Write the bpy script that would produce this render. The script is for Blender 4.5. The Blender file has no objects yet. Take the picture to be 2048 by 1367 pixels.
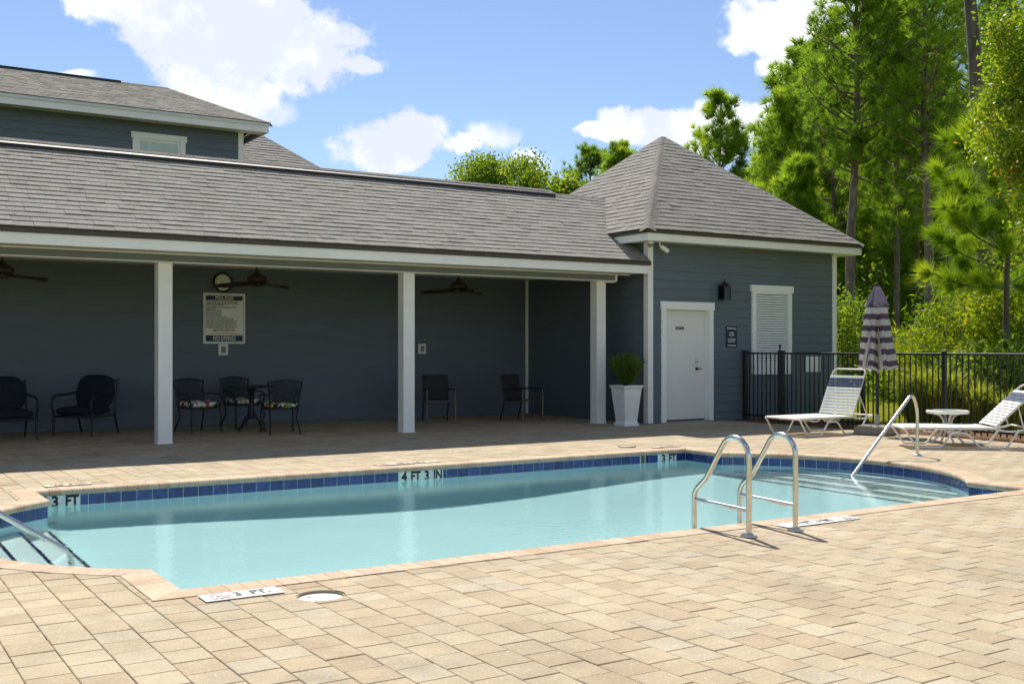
import bpy, bmesh, math, random
import numpy as np
from mathutils import Vector, Matrix, Euler

rng = np.random.default_rng(7)
random.seed(7)
SC = bpy.context.scene
COL = SC.collection
R = math.radians

# ------------------------------------------------------------------ camera
CAM_H = 1.36
YAW = R(32.5)
FPX = 2160.0                     # focal length in photograph pixels (2048 wide)
cam_data = bpy.data.cameras.new('camera')
cam_data.sensor_width = 36.0
cam_data.lens = FPX / 2048.0 * 36.0
cam_data.shift_y = 13.5 / 2048.0
cam_data.clip_start = 0.05
cam_data.clip_end = 3000.0
cam = bpy.data.objects.new('camera', cam_data)
cam.location = (0, 0, CAM_H)
cam.rotation_euler = (R(90), 0, -YAW)
COL.objects.link(cam)
SC.camera = cam

# ------------------------------------------------------------------ sun, sky, exposure
SUN = Vector((0.26, 0.70, 1.0)).normalized()
sun_el = math.asin(SUN.z)
sun_rot = math.atan2(SUN.x, SUN.y)
sl = bpy.data.lights.new('sun', 'SUN')
sl.energy = 3.4
sl.angle = R(0.5)
sl.color = (1.0, 0.95, 0.86)
so = bpy.data.objects.new('sun', sl)
so.rotation_euler = SUN.to_track_quat('Z', 'Y').to_euler()
so.location = (20, 50, 70)
COL.objects.link(so)
so.data.cycles.is_caustics_light = True

SC.view_settings.view_transform = 'Standard'
SC.view_settings.look = 'None'
SC.view_settings.gamma = 1.0
SC.view_settings.use_curve_mapping = False
SC.view_settings.exposure = 1.0
SC.cycles.use_denoising = True
SC.cycles.max_bounces = 10
SC.cycles.diffuse_bounces = 6
SC.cycles.adaptive_threshold = 0.02
SC.cycles.transparent_max_bounces = 12
SC.cycles.sample_clamp_indirect = 6.0
SC.cycles.caustics_refractive = True
SC.cycles.caustics_reflective = False

s_, c_ = math.sin(YAW), math.cos(YAW)
FWD = Vector((s_, c_, 0)); RGT = Vector((c_, -s_, 0)); UP = Vector((0, 0, 1))
def ray(px, py):
    """world direction that the photograph shows at pixel px, py"""
    return (FWD + RGT * ((px - 1024) / FPX) + UP * ((697 - py) / FPX)).normalized()
def at(px, d):
    """ground position d metres ahead of the camera in the direction of picture column px"""
    u = (px - 1024) / FPX
    return (d * (s_ + u * c_), d * (c_ - u * s_))
def topz(py, d): return CAM_H + (697 - py) * d / FPX

world = bpy.data.worlds.new('World')
SC.world = world
world.use_nodes = True
def build_world():
    nt = world.node_tree; N = nt.nodes; L = nt.links
    N.clear()
    out = N.new('ShaderNodeOutputWorld'); bg = N.new('ShaderNodeBackground')
    bg.inputs['Strength'].default_value = 0.114
    L.new(bg.outputs[0], out.inputs[0])
    sky = N.new('ShaderNodeTexSky'); sky.sky_type = 'NISHITA'; sky.sun_disc = False
    sky.sun_elevation = sun_el; sky.sun_rotation = sun_rot
    sky.altitude = 0; sky.air_density = 1.0; sky.dust_density = 0.25; sky.ozone_density = 2.2
    tc = N.new('ShaderNodeTexCoord')
    d = tc.outputs['Generated']
    def noise(scale, detail, rough, vec, off=(0, 0, 0)):
        mp = N.new('ShaderNodeMapping'); mp.inputs['Location'].default_value = off
        L.new(vec, mp.inputs['Vector'])
        n = N.new('ShaderNodeTexNoise'); n.inputs['Scale'].default_value = scale
        n.inputs['Detail'].default_value = detail; n.inputs['Roughness'].default_value = rough
        L.new(mp.outputs[0], n.inputs['Vector'])
        return n
    def math_(op, a, b=None, cc=None):
        m = N.new('ShaderNodeMath'); m.operation = op
        for i, v in enumerate((a, b, cc)):
            if v is None: continue
            if isinstance(v, (int, float)): m.inputs[i].default_value = v
            else: L.new(v, m.inputs[i])
        return m.outputs[0]
    # edges of the clouds are torn by a warp of the direction
    wn = noise(9.0, 3, 0.6, d)
    wv = N.new('ShaderNodeVectorMath'); wv.operation = 'SUBTRACT'
    L.new(wn.outputs['Color'], wv.inputs[0]); wv.inputs[1].default_value = (0.5, 0.5, 0.5)
    wm = N.new('ShaderNodeVectorMath'); wm.operation = 'MULTIPLY_ADD'
    L.new(wv.outputs[0], wm.inputs[0]); wm.inputs[1].default_value = (0.06, 0.06, 0.05)
    L.new(d, wm.inputs[2])
    dw = wm.outputs[0]
    def field(blobs):
        cur = None
        for (cv, a, b) in blobs:
            u = Vector((0, 0, 1)).cross(cv).normalized(); v = cv.cross(u).normalized()
            dd = []
            for w, q in ((u, a), (v, b)):
                n = N.new('ShaderNodeVectorMath'); n.operation = 'DOT_PRODUCT'
                L.new(dw, n.inputs[0]); n.inputs[1].default_value = tuple(w / q)
                dd.append(n.outputs['Value'])
            r2 = math_('MULTIPLY_ADD', dd[0], dd[0], math_('MULTIPLY', dd[1], dd[1]))
            cur = r2 if cur is None else math_('MINIMUM', cur, r2)
        return math_('SUBTRACT', 1.0, cur)
    P = lambda x, y, rx, ry: (ray(x, y), rx / FPX, ry / FPX)
    solid = [P(290, 25, 125, 50), P(470, 70, 205, 120), P(620, 105, 150, 95), P(460, 180, 120, 52),
             P(700, 142, 75, 34), P(770, 290, 112, 56), P(830, 265, 95, 52), P(915, 290, 60, 30), P(1290, 252, 110, 46), P(1425, 240, 120, 62), P(1205, 276, 75, 24),
             P(1610, 35, 165, 88), P(1560, 125, 55, 30)]
    wisp = [P(985, 275, 85, 36), P(1072, 325, 48, 36), P(145, 141, 50, 13), P(530, 215, 70, 30), P(365, 150, 45, 42)]
    rr = random.Random(3)
    fwd_az = math.atan2(s_, c_)
    for i in range(13):                      # unseen clouds round the rest of the sky, thickened for white fill light
        az = fwd_az + R(50) + R(260) * (i + rr.random() * .8) / 13; el = R(rr.uniform(10, 55))
        cv = Vector((math.sin(az) * math.cos(el), math.cos(az) * math.cos(el), math.sin(el)))
        sz = rr.uniform(.16, .30)
        solid.append((cv, sz, sz * rr.uniform(.35, .6)))
    fs = field(solid); fw = field(wisp)
    n1 = noise(8.0, 8, 0.66, d, (3.1, 1.7, 0.4))
    n3 = noise(26.0, 6, 0.62, d, (5.0, 2.7, 1.2))
    n2 = noise(7.5, 6, 0.62, d, (1.0, 7.7, 2.2))
    def dens(f, lo, hi, amp):
        f2 = math_('MULTIPLY_ADD', math_('SUBTRACT', n1.outputs['Fac'], 0.5), amp, f)
        f2 = math_('MULTIPLY_ADD', math_('SUBTRACT', n3.outputs['Fac'], 0.5), amp * .62, f2)
        mr = N.new('ShaderNodeMapRange'); mr.interpolation_type = 'SMOOTHSTEP'
        mr.inputs['From Min'].default_value = lo; mr.inputs['From Max'].default_value = hi
        L.new(f2, mr.inputs['Value'])
        return mr.outputs[0], f2
    ds, f2 = dens(fs, 0.05, 0.50, 2.7)
    dwp, _ = dens(fw, 0.0, 1.0, 2.8)
    den = math_('MAXIMUM', math_('MULTIPLY', ds, 0.97), math_('MULTIPLY', dwp, 0.75))
    sh = N.new('ShaderNodeMapRange'); sh.interpolation_type = 'SMOOTHSTEP'
    sh.inputs['From Min'].default_value = 0.40; sh.inputs['From Max'].default_value = 0.60
    L.new(n2.outputs['Fac'], sh.inputs['Value'])
    mixc = N.new('ShaderNodeMix'); mixc.data_type = 'RGBA'
    mixc.inputs['A'].default_value = (3.75, 3.95, 4.35, 1); mixc.inputs['B'].default_value = (5.9, 5.9, 5.85, 1)
    L.new(sh.outputs[0], mixc.inputs['Factor'])
    # clear deep blue of a washed summer sky
    hs = N.new('ShaderNodeMix'); hs.data_type = 'RGBA'; hs.blend_type = 'MULTIPLY'
    hs.inputs['Factor'].default_value = 1.0
    L.new(sky.outputs[0], hs.inputs['A']); hs.inputs['B'].default_value = (0.495, 0.512, 0.56, 1)
    mx = N.new('ShaderNodeMix'); mx.data_type = 'RGBA'
    L.new(den, mx.inputs['Factor']); L.new(hs.outputs['Result'], mx.inputs['A']); L.new(mixc.outputs['Result'], mx.inputs['B'])
    L.new(mx.outputs['Result'], bg.inputs['Color'])
build_world()
world.cycles.sampling_method = 'MANUAL'
world.cycles.sample_map_resolution = 256

# ------------------------------------------------------------------ materials
def nodes_of(m):
    m.use_nodes = True
    nt = m.node_tree
    return nt, nt.nodes, nt.links, nt.nodes['Principled BSDF']
def ramp(N, stops):
    r = N.new('ShaderNodeValToRGB')
    e = r.color_ramp.elements
    while len(e) < len(stops): e.new(0.5)
    for el, (p, col) in zip(e, stops):
        el.position = p; el.color = (*col, 1)
    return r
MATS = {}
def mat(name, col, rough=0.6, metal=0.0, var=0.08, nscale=3.0, bump=0.0, bscale=60.0, spec=0.4, dirt=None, coat=0.0, stretch=(1, 1, 1)):
    """plain surface: base colour with fine variation, optional relief and patches of dirt"""
    if name in MATS: return MATS[name]
    m = bpy.data.materials.new(name); nt, N, L, b = nodes_of(m)
    b.inputs['Roughness'].default_value = rough; b.inputs['Metallic'].default_value = metal
    b.inputs['Specular IOR Level'].default_value = spec
    if coat: b.inputs['Coat Weight'].default_value = coat
    tc = N.new('ShaderNodeTexCoord'); mp = N.new('ShaderNodeMapping'); mp.inputs['Scale'].default_value = stretch
    L.new(tc.outputs['Object'], mp.inputs['Vector'])
    n = N.new('ShaderNodeTexNoise'); n.inputs['Scale'].default_value = nscale; n.inputs['Detail'].default_value = 6
    L.new(mp.outputs[0], n.inputs['Vector'])
    c0 = tuple(max(0, v * (1 - var)) for v in col); c1 = tuple(min(1, v * (1 + var)) for v in col)
    r = ramp(N, [(0.3, c0), (0.7, c1)])
    L.new(n.outputs['Fac'], r.inputs['Fac'])
    src = r.outputs['Color']
    if dirt:
        dcol, amt = dirt
        n2 = N.new('ShaderNodeTexNoise'); n2.inputs['Scale'].default_value = nscale * 2.3; n2.inputs['Detail'].default_value = 8
        n2.inputs['Roughness'].default_value = .7
        L.new(mp.outputs[0], n2.inputs['Vector'])
        rr = ramp(N, [(0.5, (0, 0, 0)), (0.75, (amt,) * 3)])
        L.new(n2.outputs['Fac'], rr.inputs['Fac'])
        mx = N.new('ShaderNodeMix'); mx.data_type = 'RGBA'
        L.new(rr.outputs['Color'], mx.inputs['Factor']); L.new(src, mx.inputs['A']); mx.inputs['B'].default_value = (*dcol, 1)
        src = mx.outputs['Result']
    L.new(src, b.inputs['Base Color'])
    if bump:
        n3 = N.new('ShaderNodeTexNoise'); n3.inputs['Scale'].default_value = bscale; n3.inputs['Detail'].default_value = 5
        L.new(mp.outputs[0], n3.inputs['Vector'])
        bp = N.new('ShaderNodeBump'); bp.inputs['Strength'].default_value = bump; bp.inputs['Distance'].default_value = 0.01
        L.new(n3.outputs['Fac'], bp.inputs['Height']); L.new(bp.outputs[0], b.inputs['Normal'])
    MATS[name] = m
    return m
def piece_mat(name, stops, src, rough=0.85, grain=40.0, gvar=0.25, speck=None, bump=0.35, blotch=2.5, blotch_amt=.12, spec=.3, stain=0.0):
    """material of pieces in a bond: every piece has its own tone (src: 'object' random, or 'attr' = face attribute tone)"""
    if name in MATS: return MATS[name]
    m = bpy.data.materials.new(name); nt, N, L, b = nodes_of(m)
    b.inputs['Roughness'].default_value = rough; b.inputs['Specular IOR Level'].default_value = spec
    if src == 'object':
        t = N.new('ShaderNodeObjectInfo').outputs['Random']
    else:
        a = N.new('ShaderNodeAttribute'); a.attribute_name = 'tone'; t = a.outputs['Fac']
    r = ramp(N, stops); L.new(t, r.inputs['Fac'])
    geo = N.new('ShaderNodeNewGeometry'); P = geo.outputs['Position']
    def noise(scale, det, rg=.6):
        n = N.new('ShaderNodeTexNoise'); n.inputs['Scale'].default_value = scale; n.inputs['Detail'].default_value = det
        n.inputs['Roughness'].default_value = rg; L.new(P, n.inputs['Vector']); return n.outputs['Fac']
    def mul(a, fac, lo, hi):
        mr = N.new('ShaderNodeMapRange'); mr.inputs['From Min'].default_value = .3; mr.inputs['From Max'].default_value = .7
        mr.inputs['To Min'].default_value = lo; mr.inputs['To Max'].default_value = hi; L.new(fac, mr.inputs['Value'])
        mx = N.new('ShaderNodeMix'); mx.data_type = 'RGBA'; mx.blend_type = 'MULTIPLY'; mx.inputs['Factor'].default_value = 1
        L.new(a, mx.inputs['A']); L.new(mr.outputs[0], mx.inputs['B']); return mx.outputs['Result']
    c = mul(r.outputs['Color'], noise(grain, 4), 1 - gvar, 1 + gvar * .6)
    c = mul(c, noise(blotch, 5), 1 - blotch_amt, 1 + blotch_amt)
    c = mul(c, noise(blotch * 5, 4), 1 - blotch_amt * .8, 1 + blotch_amt * .8)
    if stain:
        st = N.new('ShaderNodeMapRange'); st.interpolation_type = 'SMOOTHSTEP'; st.inputs['From Min'].default_value = .54; st.inputs['From Max'].default_value = .70
        st.inputs['To Min'].default_value = 1.0; st.inputs['To Max'].default_value = 1 - stain; L.new(noise(.75, 7, .68), st.inputs['Value'])
        mx = N.new('ShaderNodeMix'); mx.data_type = 'RGBA'; mx.blend_type = 'MULTIPLY'; mx.inputs['Factor'].default_value = 1; L.new(c, mx.inputs['A']); L.new(st.outputs[0], mx.inputs['B']); c = mx.outputs['Result']
    if speck:
        scol, sscale, thr = speck
        v = N.new('ShaderNodeTexVoronoi'); v.inputs['Scale'].default_value = sscale; L.new(P, v.inputs['Vector'])
        ls = N.new('ShaderNodeMath'); ls.operation = 'LESS_THAN'; ls.inputs[1].default_value = thr; L.new(v.outputs['Distance'], ls.inputs[0])
        sp = N.new('ShaderNodeMath'); sp.operation = 'MULTIPLY'; sp.inputs[1].default_value = .6; L.new(ls.outputs[0], sp.inputs[0])
        # only some of the cells hold a pale stone
        sep = N.new('ShaderNodeSeparateColor'); L.new(v.outputs['Color'], sep.inputs[0])
        gt = N.new('ShaderNodeMath'); gt.operation = 'GREATER_THAN'; gt.inputs[1].default_value = .72; L.new(sep.outputs[0], gt.inputs[0])
        m2 = N.new('ShaderNodeMath'); m2.operation = 'MULTIPLY'; L.new(sp.outputs[0], m2.inputs[0]); L.new(gt.outputs[0], m2.inputs[1])
        mx = N.new('ShaderNodeMix'); mx.data_type = 'RGBA'; L.new(m2.outputs[0], mx.inputs['Factor']); L.new(c, mx.inputs['A'])
        mx.inputs['B'].default_value = (*scol, 1); c = mx.outputs['Result']
    L.new(c, b.inputs['Base Color'])
    bp = N.new('ShaderNodeBump'); bp.inputs['Strength'].default_value = bump; bp.inputs['Distance'].default_value = .004
    L.new(noise(grain * 1.5, 5, .7), bp.inputs['Height']); L.new(bp.outputs[0], b.inputs['Normal'])
    MATS[name] = m
    return m
def leaf_mat(name, stops, trans=0.35, rough=.55, gloss=.25):
    m = bpy.data.materials.new(name); m.use_nodes = True; nt = m.node_tree; N = nt.nodes; L = nt.links; N.clear()
    out = N.new('ShaderNodeOutputMaterial')
    a = N.new('ShaderNodeAttribute'); a.attribute_name = 'tone'
    r = ramp(N, stops); L.new(a.outputs['Fac'], r.inputs['Fac'])
    b = N.new('ShaderNodeBsdfPrincipled'); b.inputs['Roughness'].default_value = rough; b.inputs['Specular IOR Level'].default_value = gloss
    L.new(r.outputs['Color'], b.inputs['Base Color'])
    t = N.new('ShaderNodeBsdfTranslucent')
    hm = N.new('ShaderNodeMix'); hm.data_type = 'RGBA'; hm.blend_type = 'MULTIPLY'; hm.inputs['Factor'].default_value = 1
    L.new(r.outputs['Color'], hm.inputs['A']); hm.inputs['B'].default_value = (1.35, 1.25, .5, 1)
    L.new(hm.outputs['Result'], t.inputs['Color'])
    mx = N.new('ShaderNodeMixShader'); mx.inputs[0].default_value = trans
    L.new(b.outputs[0], mx.inputs[1]); L.new(t.outputs[0], mx.inputs[2]); L.new(mx.outputs[0], out.inputs[0])
    MATS[name] = m
    return m

WHITE = mat('white_paint', (.86, .845, .80), .45, var=.03, nscale=1.5, dirt=((.55, .53, .48), .18))
CREAM = mat('cream_vinyl', (.72, .68, .56), .5, var=.03)
SIDING = mat('slate_blue_siding', (.118, .144, .166), .55, var=.06, nscale=2.0, bump=.12, bscale=40, stretch=(1, 1, 6))
BEAM = mat('painted_beam', (.16, .185, .178), .5, var=.05)
DRIP = mat('brown_drip_edge', (.075, .055, .043), .45, var=.06)
BLACK = mat('black_powdercoat', (.012, .013, .014), .38, var=.1, spec=.5)
STEEL = mat('stainless_steel', (.66, .63, .57), .22, 1.0, var=.06, nscale=8, dirt=((.30, .24, .15), .35))
DARKTRIM = mat('ridge_vent_plastic', (.02, .021, .023), .6)
PLASTIC = mat('white_plastic', (.8, .8, .77), .35, var=.03)
GLASS = None
# ------------------------------------------------------------------ mesh helpers
class MB:
    """collects shapes for one mesh object"""
    def __init__(s): s.v = []; s.f = []; s.sm = []
    def add(s, vs, fs, smooth=False):
        o = len(s.v); s.v += [tuple(v) for v in vs]; s.f += [tuple(i + o for i in f) for f in fs]; s.sm += [smooth] * len(fs)
        return s
    def box(s, x0, x1, y0, y1, z0, z1):
        vs = [(x, y, z) for z in (z0, z1) for y in (y0, y1) for x in (x0, x1)]
        return s.add(vs, [(0, 2, 3, 1), (4, 5, 7, 6), (0, 1, 5, 4), (2, 6, 7, 3), (0, 4, 6, 2), (1, 3, 7, 5)])
    def cbox(s, c, d, rot=None, b=0.0):
        """box by centre and size, optional rotation matrix and chamfer b on the four long edges and ends"""
        hx, hy, hz = d[0] / 2, d[1] / 2, d[2] / 2
        if b <= 0:
            vs = [Vector((x, y, z)) for z in (-hz, hz) for y in (-hy, hy) for x in (-hx, hx)]
            fs = [(0, 2, 3, 1), (4, 5, 7, 6), (0, 1, 5, 4), (2, 6, 7, 3), (0, 4, 6, 2), (1, 3, 7, 5)]
        else:
            bm = bmesh.new(); bmesh.ops.create_cube(bm, size=1)
            for v in bm.verts: v.co = Vector((v.co.x * d[0], v.co.y * d[1], v.co.z * d[2]))
            bmesh.ops.bevel(bm, geom=bm.edges[:], offset=b, segments=1, affect='EDGES')
            bm.verts.index_update()
            vs = [v.co.copy() for v in bm.verts]; fs = [tuple(v.index for v in f.verts) for f in bm.faces]; bm.free()
        if rot is not None: vs = [rot @ v for v in vs]
        return s.add([v + Vector(c) for v in vs], fs)
    def tube(s, pts, r, n=8, caps=True, closed=False):
        P = [Vector(p) for p in pts]; m = len(P)
        rs = r if isinstance(r, (list, tuple)) else [r] * m
        T = []
        for i in range(m):
            a = P[(i - 1) % m] if (i > 0 or closed) else P[i]; b = P[(i + 1) % m] if (i < m - 1 or closed) else P[i]
            T.append((b - a).normalized())
        ref = Vector((0, 0, 1)) if abs(T[0].z) < .9 else Vector((1, 0, 0))
        nrm = T[0].cross(ref).normalized(); rings = []
        for i in range(m):
            if i: 
                nrm = nrm - T[i] * nrm.dot(T[i])
                nrm = nrm.normalized() if nrm.length > 1e-6 else T[i].orthogonal().normalized()
            bi = T[i].cross(nrm)
            rings.append([P[i] + (nrm * math.cos(2 * math.pi * k / n) + bi * math.sin(2 * math.pi * k / n)) * rs[i] for k in range(n)])
        vs = [v for g in rings for v in g]; fs = []
        for i in range(m if closed else m - 1):
            j = (i + 1) % m
            for k in range(n):
                fs.append((i * n + k, i * n + (k + 1) % n, j * n + (k + 1) % n, j * n + k))
        s.add(vs, fs, True)
        if caps and not closed: s.add(rings[0], [tuple(range(n))[::-1]]); s.add(rings[-1], [tuple(range(n))])
        return s
    def lathe(s, prof, c=(0, 0, 0), n=20, smooth=True, axis='z', closed_top=True):
        vs = []; fs = []
        for (r, z) in prof:
            for k in range(n):
                a = 2 * math.pi * k / n; p = (r * math.cos(a), r * math.sin(a), z)
                if axis == 'y': p = (p[0], p[2], p[1])
                vs.append((p[0] + c[0], p[1] + c[1], p[2] + c[2]))
        m = len(prof)
        for i in range(m - 1):
            for k in range(n): fs.append((i * n + k, i * n + (k + 1) % n, (i + 1) * n + (k + 1) % n, (i + 1) * n + k))
        s.add(vs, fs, smooth)
        if prof[0][0] > 1e-4: s.add(vs[:n], [tuple(range(n))[::-1]])
        if prof[-1][0] > 1e-4: s.add(vs[-n:], [tuple(range(n))])
        return s
    def pillow(s, c, d, e=0.35, nu=18, nv=10, rot=None):
        """rounded cushion (superellipsoid)"""
        def q(w, m): return math.copysign(abs(w) ** m, w)
        vs = []; fs = []
        for i in range(nv + 1):
            v = -math.pi / 2 + math.pi * i / nv
            for k in range(nu):
                u = 2 * math.pi * k / nu
                p = Vector((d[0] / 2 * q(math.cos(v), e + .25) * q(math.cos(u), e), d[1] / 2 * q(math.cos(v), e + .25) * q(math.sin(u), e), d[2] / 2 * q(math.sin(v), .8)))
                if rot is not None: p = rot @ p
                vs.append(p + Vector(c))
        for i in range(nv):
            for k in range(nu): fs.append((i * nu + k, i * nu + (k + 1) % nu, (i + 1) * nu + (k + 1) % nu, (i + 1) * nu + k))
        return s.add(vs, fs, True)
    def poly(s, vs): return s.add(vs, [tuple(range(len(vs)))])

def rloc(p):
    v = Vector((0, 0, 0))
    while p is not None: v += p.location; p = p.parent
    return v
def obj(name, mb, m, parent=None, local=False, loc=None):
    """links one mesh object; world coordinates unless local"""
    off = Vector((0, 0, 0)) if (local or parent is None) else rloc(parent)
    if parent is None and loc is not None: off = Vector(loc)
    me = bpy.data.meshes.new(name)
    me.from_pydata([(v[0] - off.x, v[1] - off.y, v[2] - off.z) for v in mb.v], [], mb.f)
    if any(mb.sm): me.polygons.foreach_set('use_smooth', mb.sm)
    for mm in (m if isinstance(m, (list, tuple)) else [m]): me.materials.append(mm)
    o = bpy.data.objects.new(name, me); COL.objects.link(o)
    if parent is not None: o.parent = parent
    elif loc is not None: o.location = loc
    return o
def tag(o, label=None, cat=None, group=None, kind=None):
    if label: o['label'] = label
    if cat: o['category'] = cat
    if group: o['group'] = group
    if kind: o['kind'] = kind
    return o
def thing(name, label, cat, loc=(0, 0, 0), rz=0.0, group=None):
    o = bpy.data.objects.new(name, None); o.empty_display_size = .1; COL.objects.link(o)
    o.location = loc; o.rotation_euler = (0, 0, rz)
    return tag(o, label, cat, group)
def inst(name, me, parent, loc, rot=(0, 0, 0), scale=(1, 1, 1), world=True):
    o = bpy.data.objects.new(name, me); COL.objects.link(o)
    if parent is not None: o.parent = parent
    off = rloc(parent) if (world and parent is not None) else Vector((0, 0, 0))
    o.location = Vector(loc) - off; o.rotation_euler = rot; o.scale = scale
    return o
def copy_tree(o, parent=None):
    c = o.copy(); COL.objects.link(c); c.parent = parent
    for ch in list(o.children): copy_tree(ch, c)
    return c
def arr_mesh(name, V, F, m, tone=None, smooth=False):
    """mesh from numpy arrays; F has 3 or 4 columns"""
    V = np.asarray(V, np.float32); F = np.asarray(F, np.int32); k = F.shape[1]
    me = bpy.data.meshes.new(name)
    me.vertices.add(len(V)); me.vertices.foreach_set('co', V.ravel())
    me.loops.add(F.size); me.loops.foreach_set('vertex_index', F.ravel())
    me.polygons.add(len(F)); me.polygons.foreach_set('loop_start', np.arange(0, F.size, k, dtype=np.int32))
    me.polygons.foreach_set('use_smooth', np.full(len(F), smooth, bool))
    me.update(calc_edges=True)
    if tone is not None:
        a = me.attributes.new('tone', 'FLOAT', 'FACE'); a.data.foreach_set('value', np.asarray(tone, np.float32))
    me.materials.append(m)
    return me
def arr_obj(name, V, F, m, parent=None, tone=None, kind=None, smooth=False):
    V = np.asarray(V, np.float64)
    if parent is not None: V = V - np.array(rloc(parent))
    o = bpy.data.objects.new(name, arr_mesh(name, V, F, m, tone, smooth)); COL.objects.link(o)
    if parent is not None: o.parent = parent
    if kind: o['kind'] = kind
    return o
def text(name, body, size, loc, rot, m, parent=None, align='CENTER', bold=0.0, sx=1.0, extrude=0.0004, local=False):
    cu = bpy.data.curves.new(name, 'FONT'); cu.body = body; cu.size = size; cu.align_x = align; cu.align_y = 'CENTER'
    cu.offset = bold; cu.extrude = extrude; cu.resolution_u = 2; cu.space_line = 1.0
    cu.materials.append(m)
    tmp = bpy.data.objects.new(name, cu); COL.objects.link(tmp)
    dg = bpy.context.evaluated_depsgraph_get()
    me = bpy.data.meshes.new_from_object(tmp.evaluated_get(dg)); me.name = name
    bpy.data.objects.remove(tmp, do_unlink=True)
    o = bpy.data.objects.new(name, me); COL.objects.link(o)
    if parent is not None: o.parent = parent
    o.location = Vector(loc) - (Vector((0, 0, 0)) if (local or parent is None) else rloc(parent))
    o.rotation_euler = rot; o.scale = (sx, 1, 1)
    return o

# ------------------------------------------------------------------ ground
def ground_mat():
    m = bpy.data.materials.new('lawn_ground'); nt, N, L, b = nodes_of(m)
    geo = N.new('ShaderNodeNewGeometry')
    n = N.new('ShaderNodeTexNoise'); n.inputs['Scale'].default_value = .6; n.inputs['Detail'].default_value = 10; n.inputs['Roughness'].default_value = .7
    L.new(geo.outputs['Position'], n.inputs['Vector'])
    r = ramp(N, [(.3, (.16, .20, .03)), (.5, (.24, .27, .035)), (.72, (.34, .33, .06))])
    L.new(n.outputs['Fac'], r.inputs['Fac']); L.new(r.outputs['Color'], b.inputs['Base Color'])
    b.inputs['Roughness'].default_value = .9; b.inputs['Specular IOR Level'].default_value = .1
    n2 = N.new('ShaderNodeTexNoise'); n2.inputs['Scale'].default_value = 45; n2.inputs['Detail'].default_value = 4
    L.new(geo.outputs['Position'], n2.inputs['Vector'])
    bp = N.new('ShaderNodeBump'); bp.inputs['Distance'].default_value = .03; L.new(n2.outputs['Fac'], bp.inputs['Height']); L.new(bp.outputs[0], b.inputs['Normal'])
    return m
g = MB(); DX0, DX1, DY0, DY1 = -4.0, 14.62, -1.0, 20.9
POOL_X0, POOL_X1, POOL_Y0, POOL_Y1 = 1.72, 9.87, 6.17, 11.11
ARC_R = 2.18
ARC_CY = 8.62; ARC_HALF = 1.79
# ground sheet with an opening where the paved deck and the pool lie
for (a, b, c, d) in ((-900, 900, DY1, 900), (-900, 900, -900, DY0), (-900, DX0, DY0, DY1), (DX1, 900, DY0, DY1)):
    g.add([(a, c, -.05), (b, c, -.05), (b, d, -.05), (a, d, -.05)], [(0, 1, 2, 3)])
tag(obj('ground', g, ground_mat()), 'mown yellow-green lawn beyond the pool fence', kind='structure')
# mulch bed of pine straw along the fence
def straw_mat():
    return piece_mat('pine_straw', [(0, (.16, .07, .03)), (.5, (.30, .13, .05)), (1, (.42, .22, .10))], 'attr', gvar=.3, bump=.1)
MULCH = mat('mulch_soil', (.15, .075, .035), .95, var=.35, nscale=9, bump=.6, bscale=50)
mb = MB(); nx, ny = 12, 90
for i in range(nx + 1):
    for j in range(ny + 1):
        x = DX1 + .005 + (16.1 - DX1) * i / nx; y = DY0 + (15.1 - DY0) * j / ny
        edge = min(i, nx - i) / nx
        if i == nx: x += .25 * math.sin(y * 1.3) + .12 * math.sin(y * 3.1)
        mb.v.append((x, y, -.045 + min(1, edge * 5) * (.035 + .03 * math.sin(x * 7 + y * 3) * math.sin(y * 4.1))))
for i in range(nx):
    for j in range(ny):
        a = i * (ny + 1) + j; mb.f.append((a, a + ny + 1, a + ny + 2, a + 1)); mb.sm.append(True)
tag(obj('mulch_bed', mb, MULCH), 'bed of rust brown pine straw along the fence foot', kind='structure')
n = 9000
bx = rng.uniform(DX1 + .02, 16.2, n); by = rng.uniform(3.5, 15.1, n)
ang = rng.uniform(0, 2 * np.pi, n); ln = rng.uniform(.06, .16, n)
p0 = np.stack([bx, by, np.full(n, -.005) + rng.uniform(0, .035, n)], 1)
p1 = p0 + np.stack([np.cos(ang) * ln, np.sin(ang) * ln, rng.uniform(-.01, .03, n)], 1)
sd = np.stack([-np.sin(ang), np.cos(ang), rng.uniform(-.3, .3, n)], 1) * .004
V = np.concatenate([p0 - sd, p0 + sd, p1], 1).reshape(-1, 3); F = np.arange(3 * n).reshape(-1, 3)
tag(arr_obj('pine_straw', V, F, straw_mat(), None, rng.random(n), 'stuff'), 'loose rust brown pine straw scattered along the fence')

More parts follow.
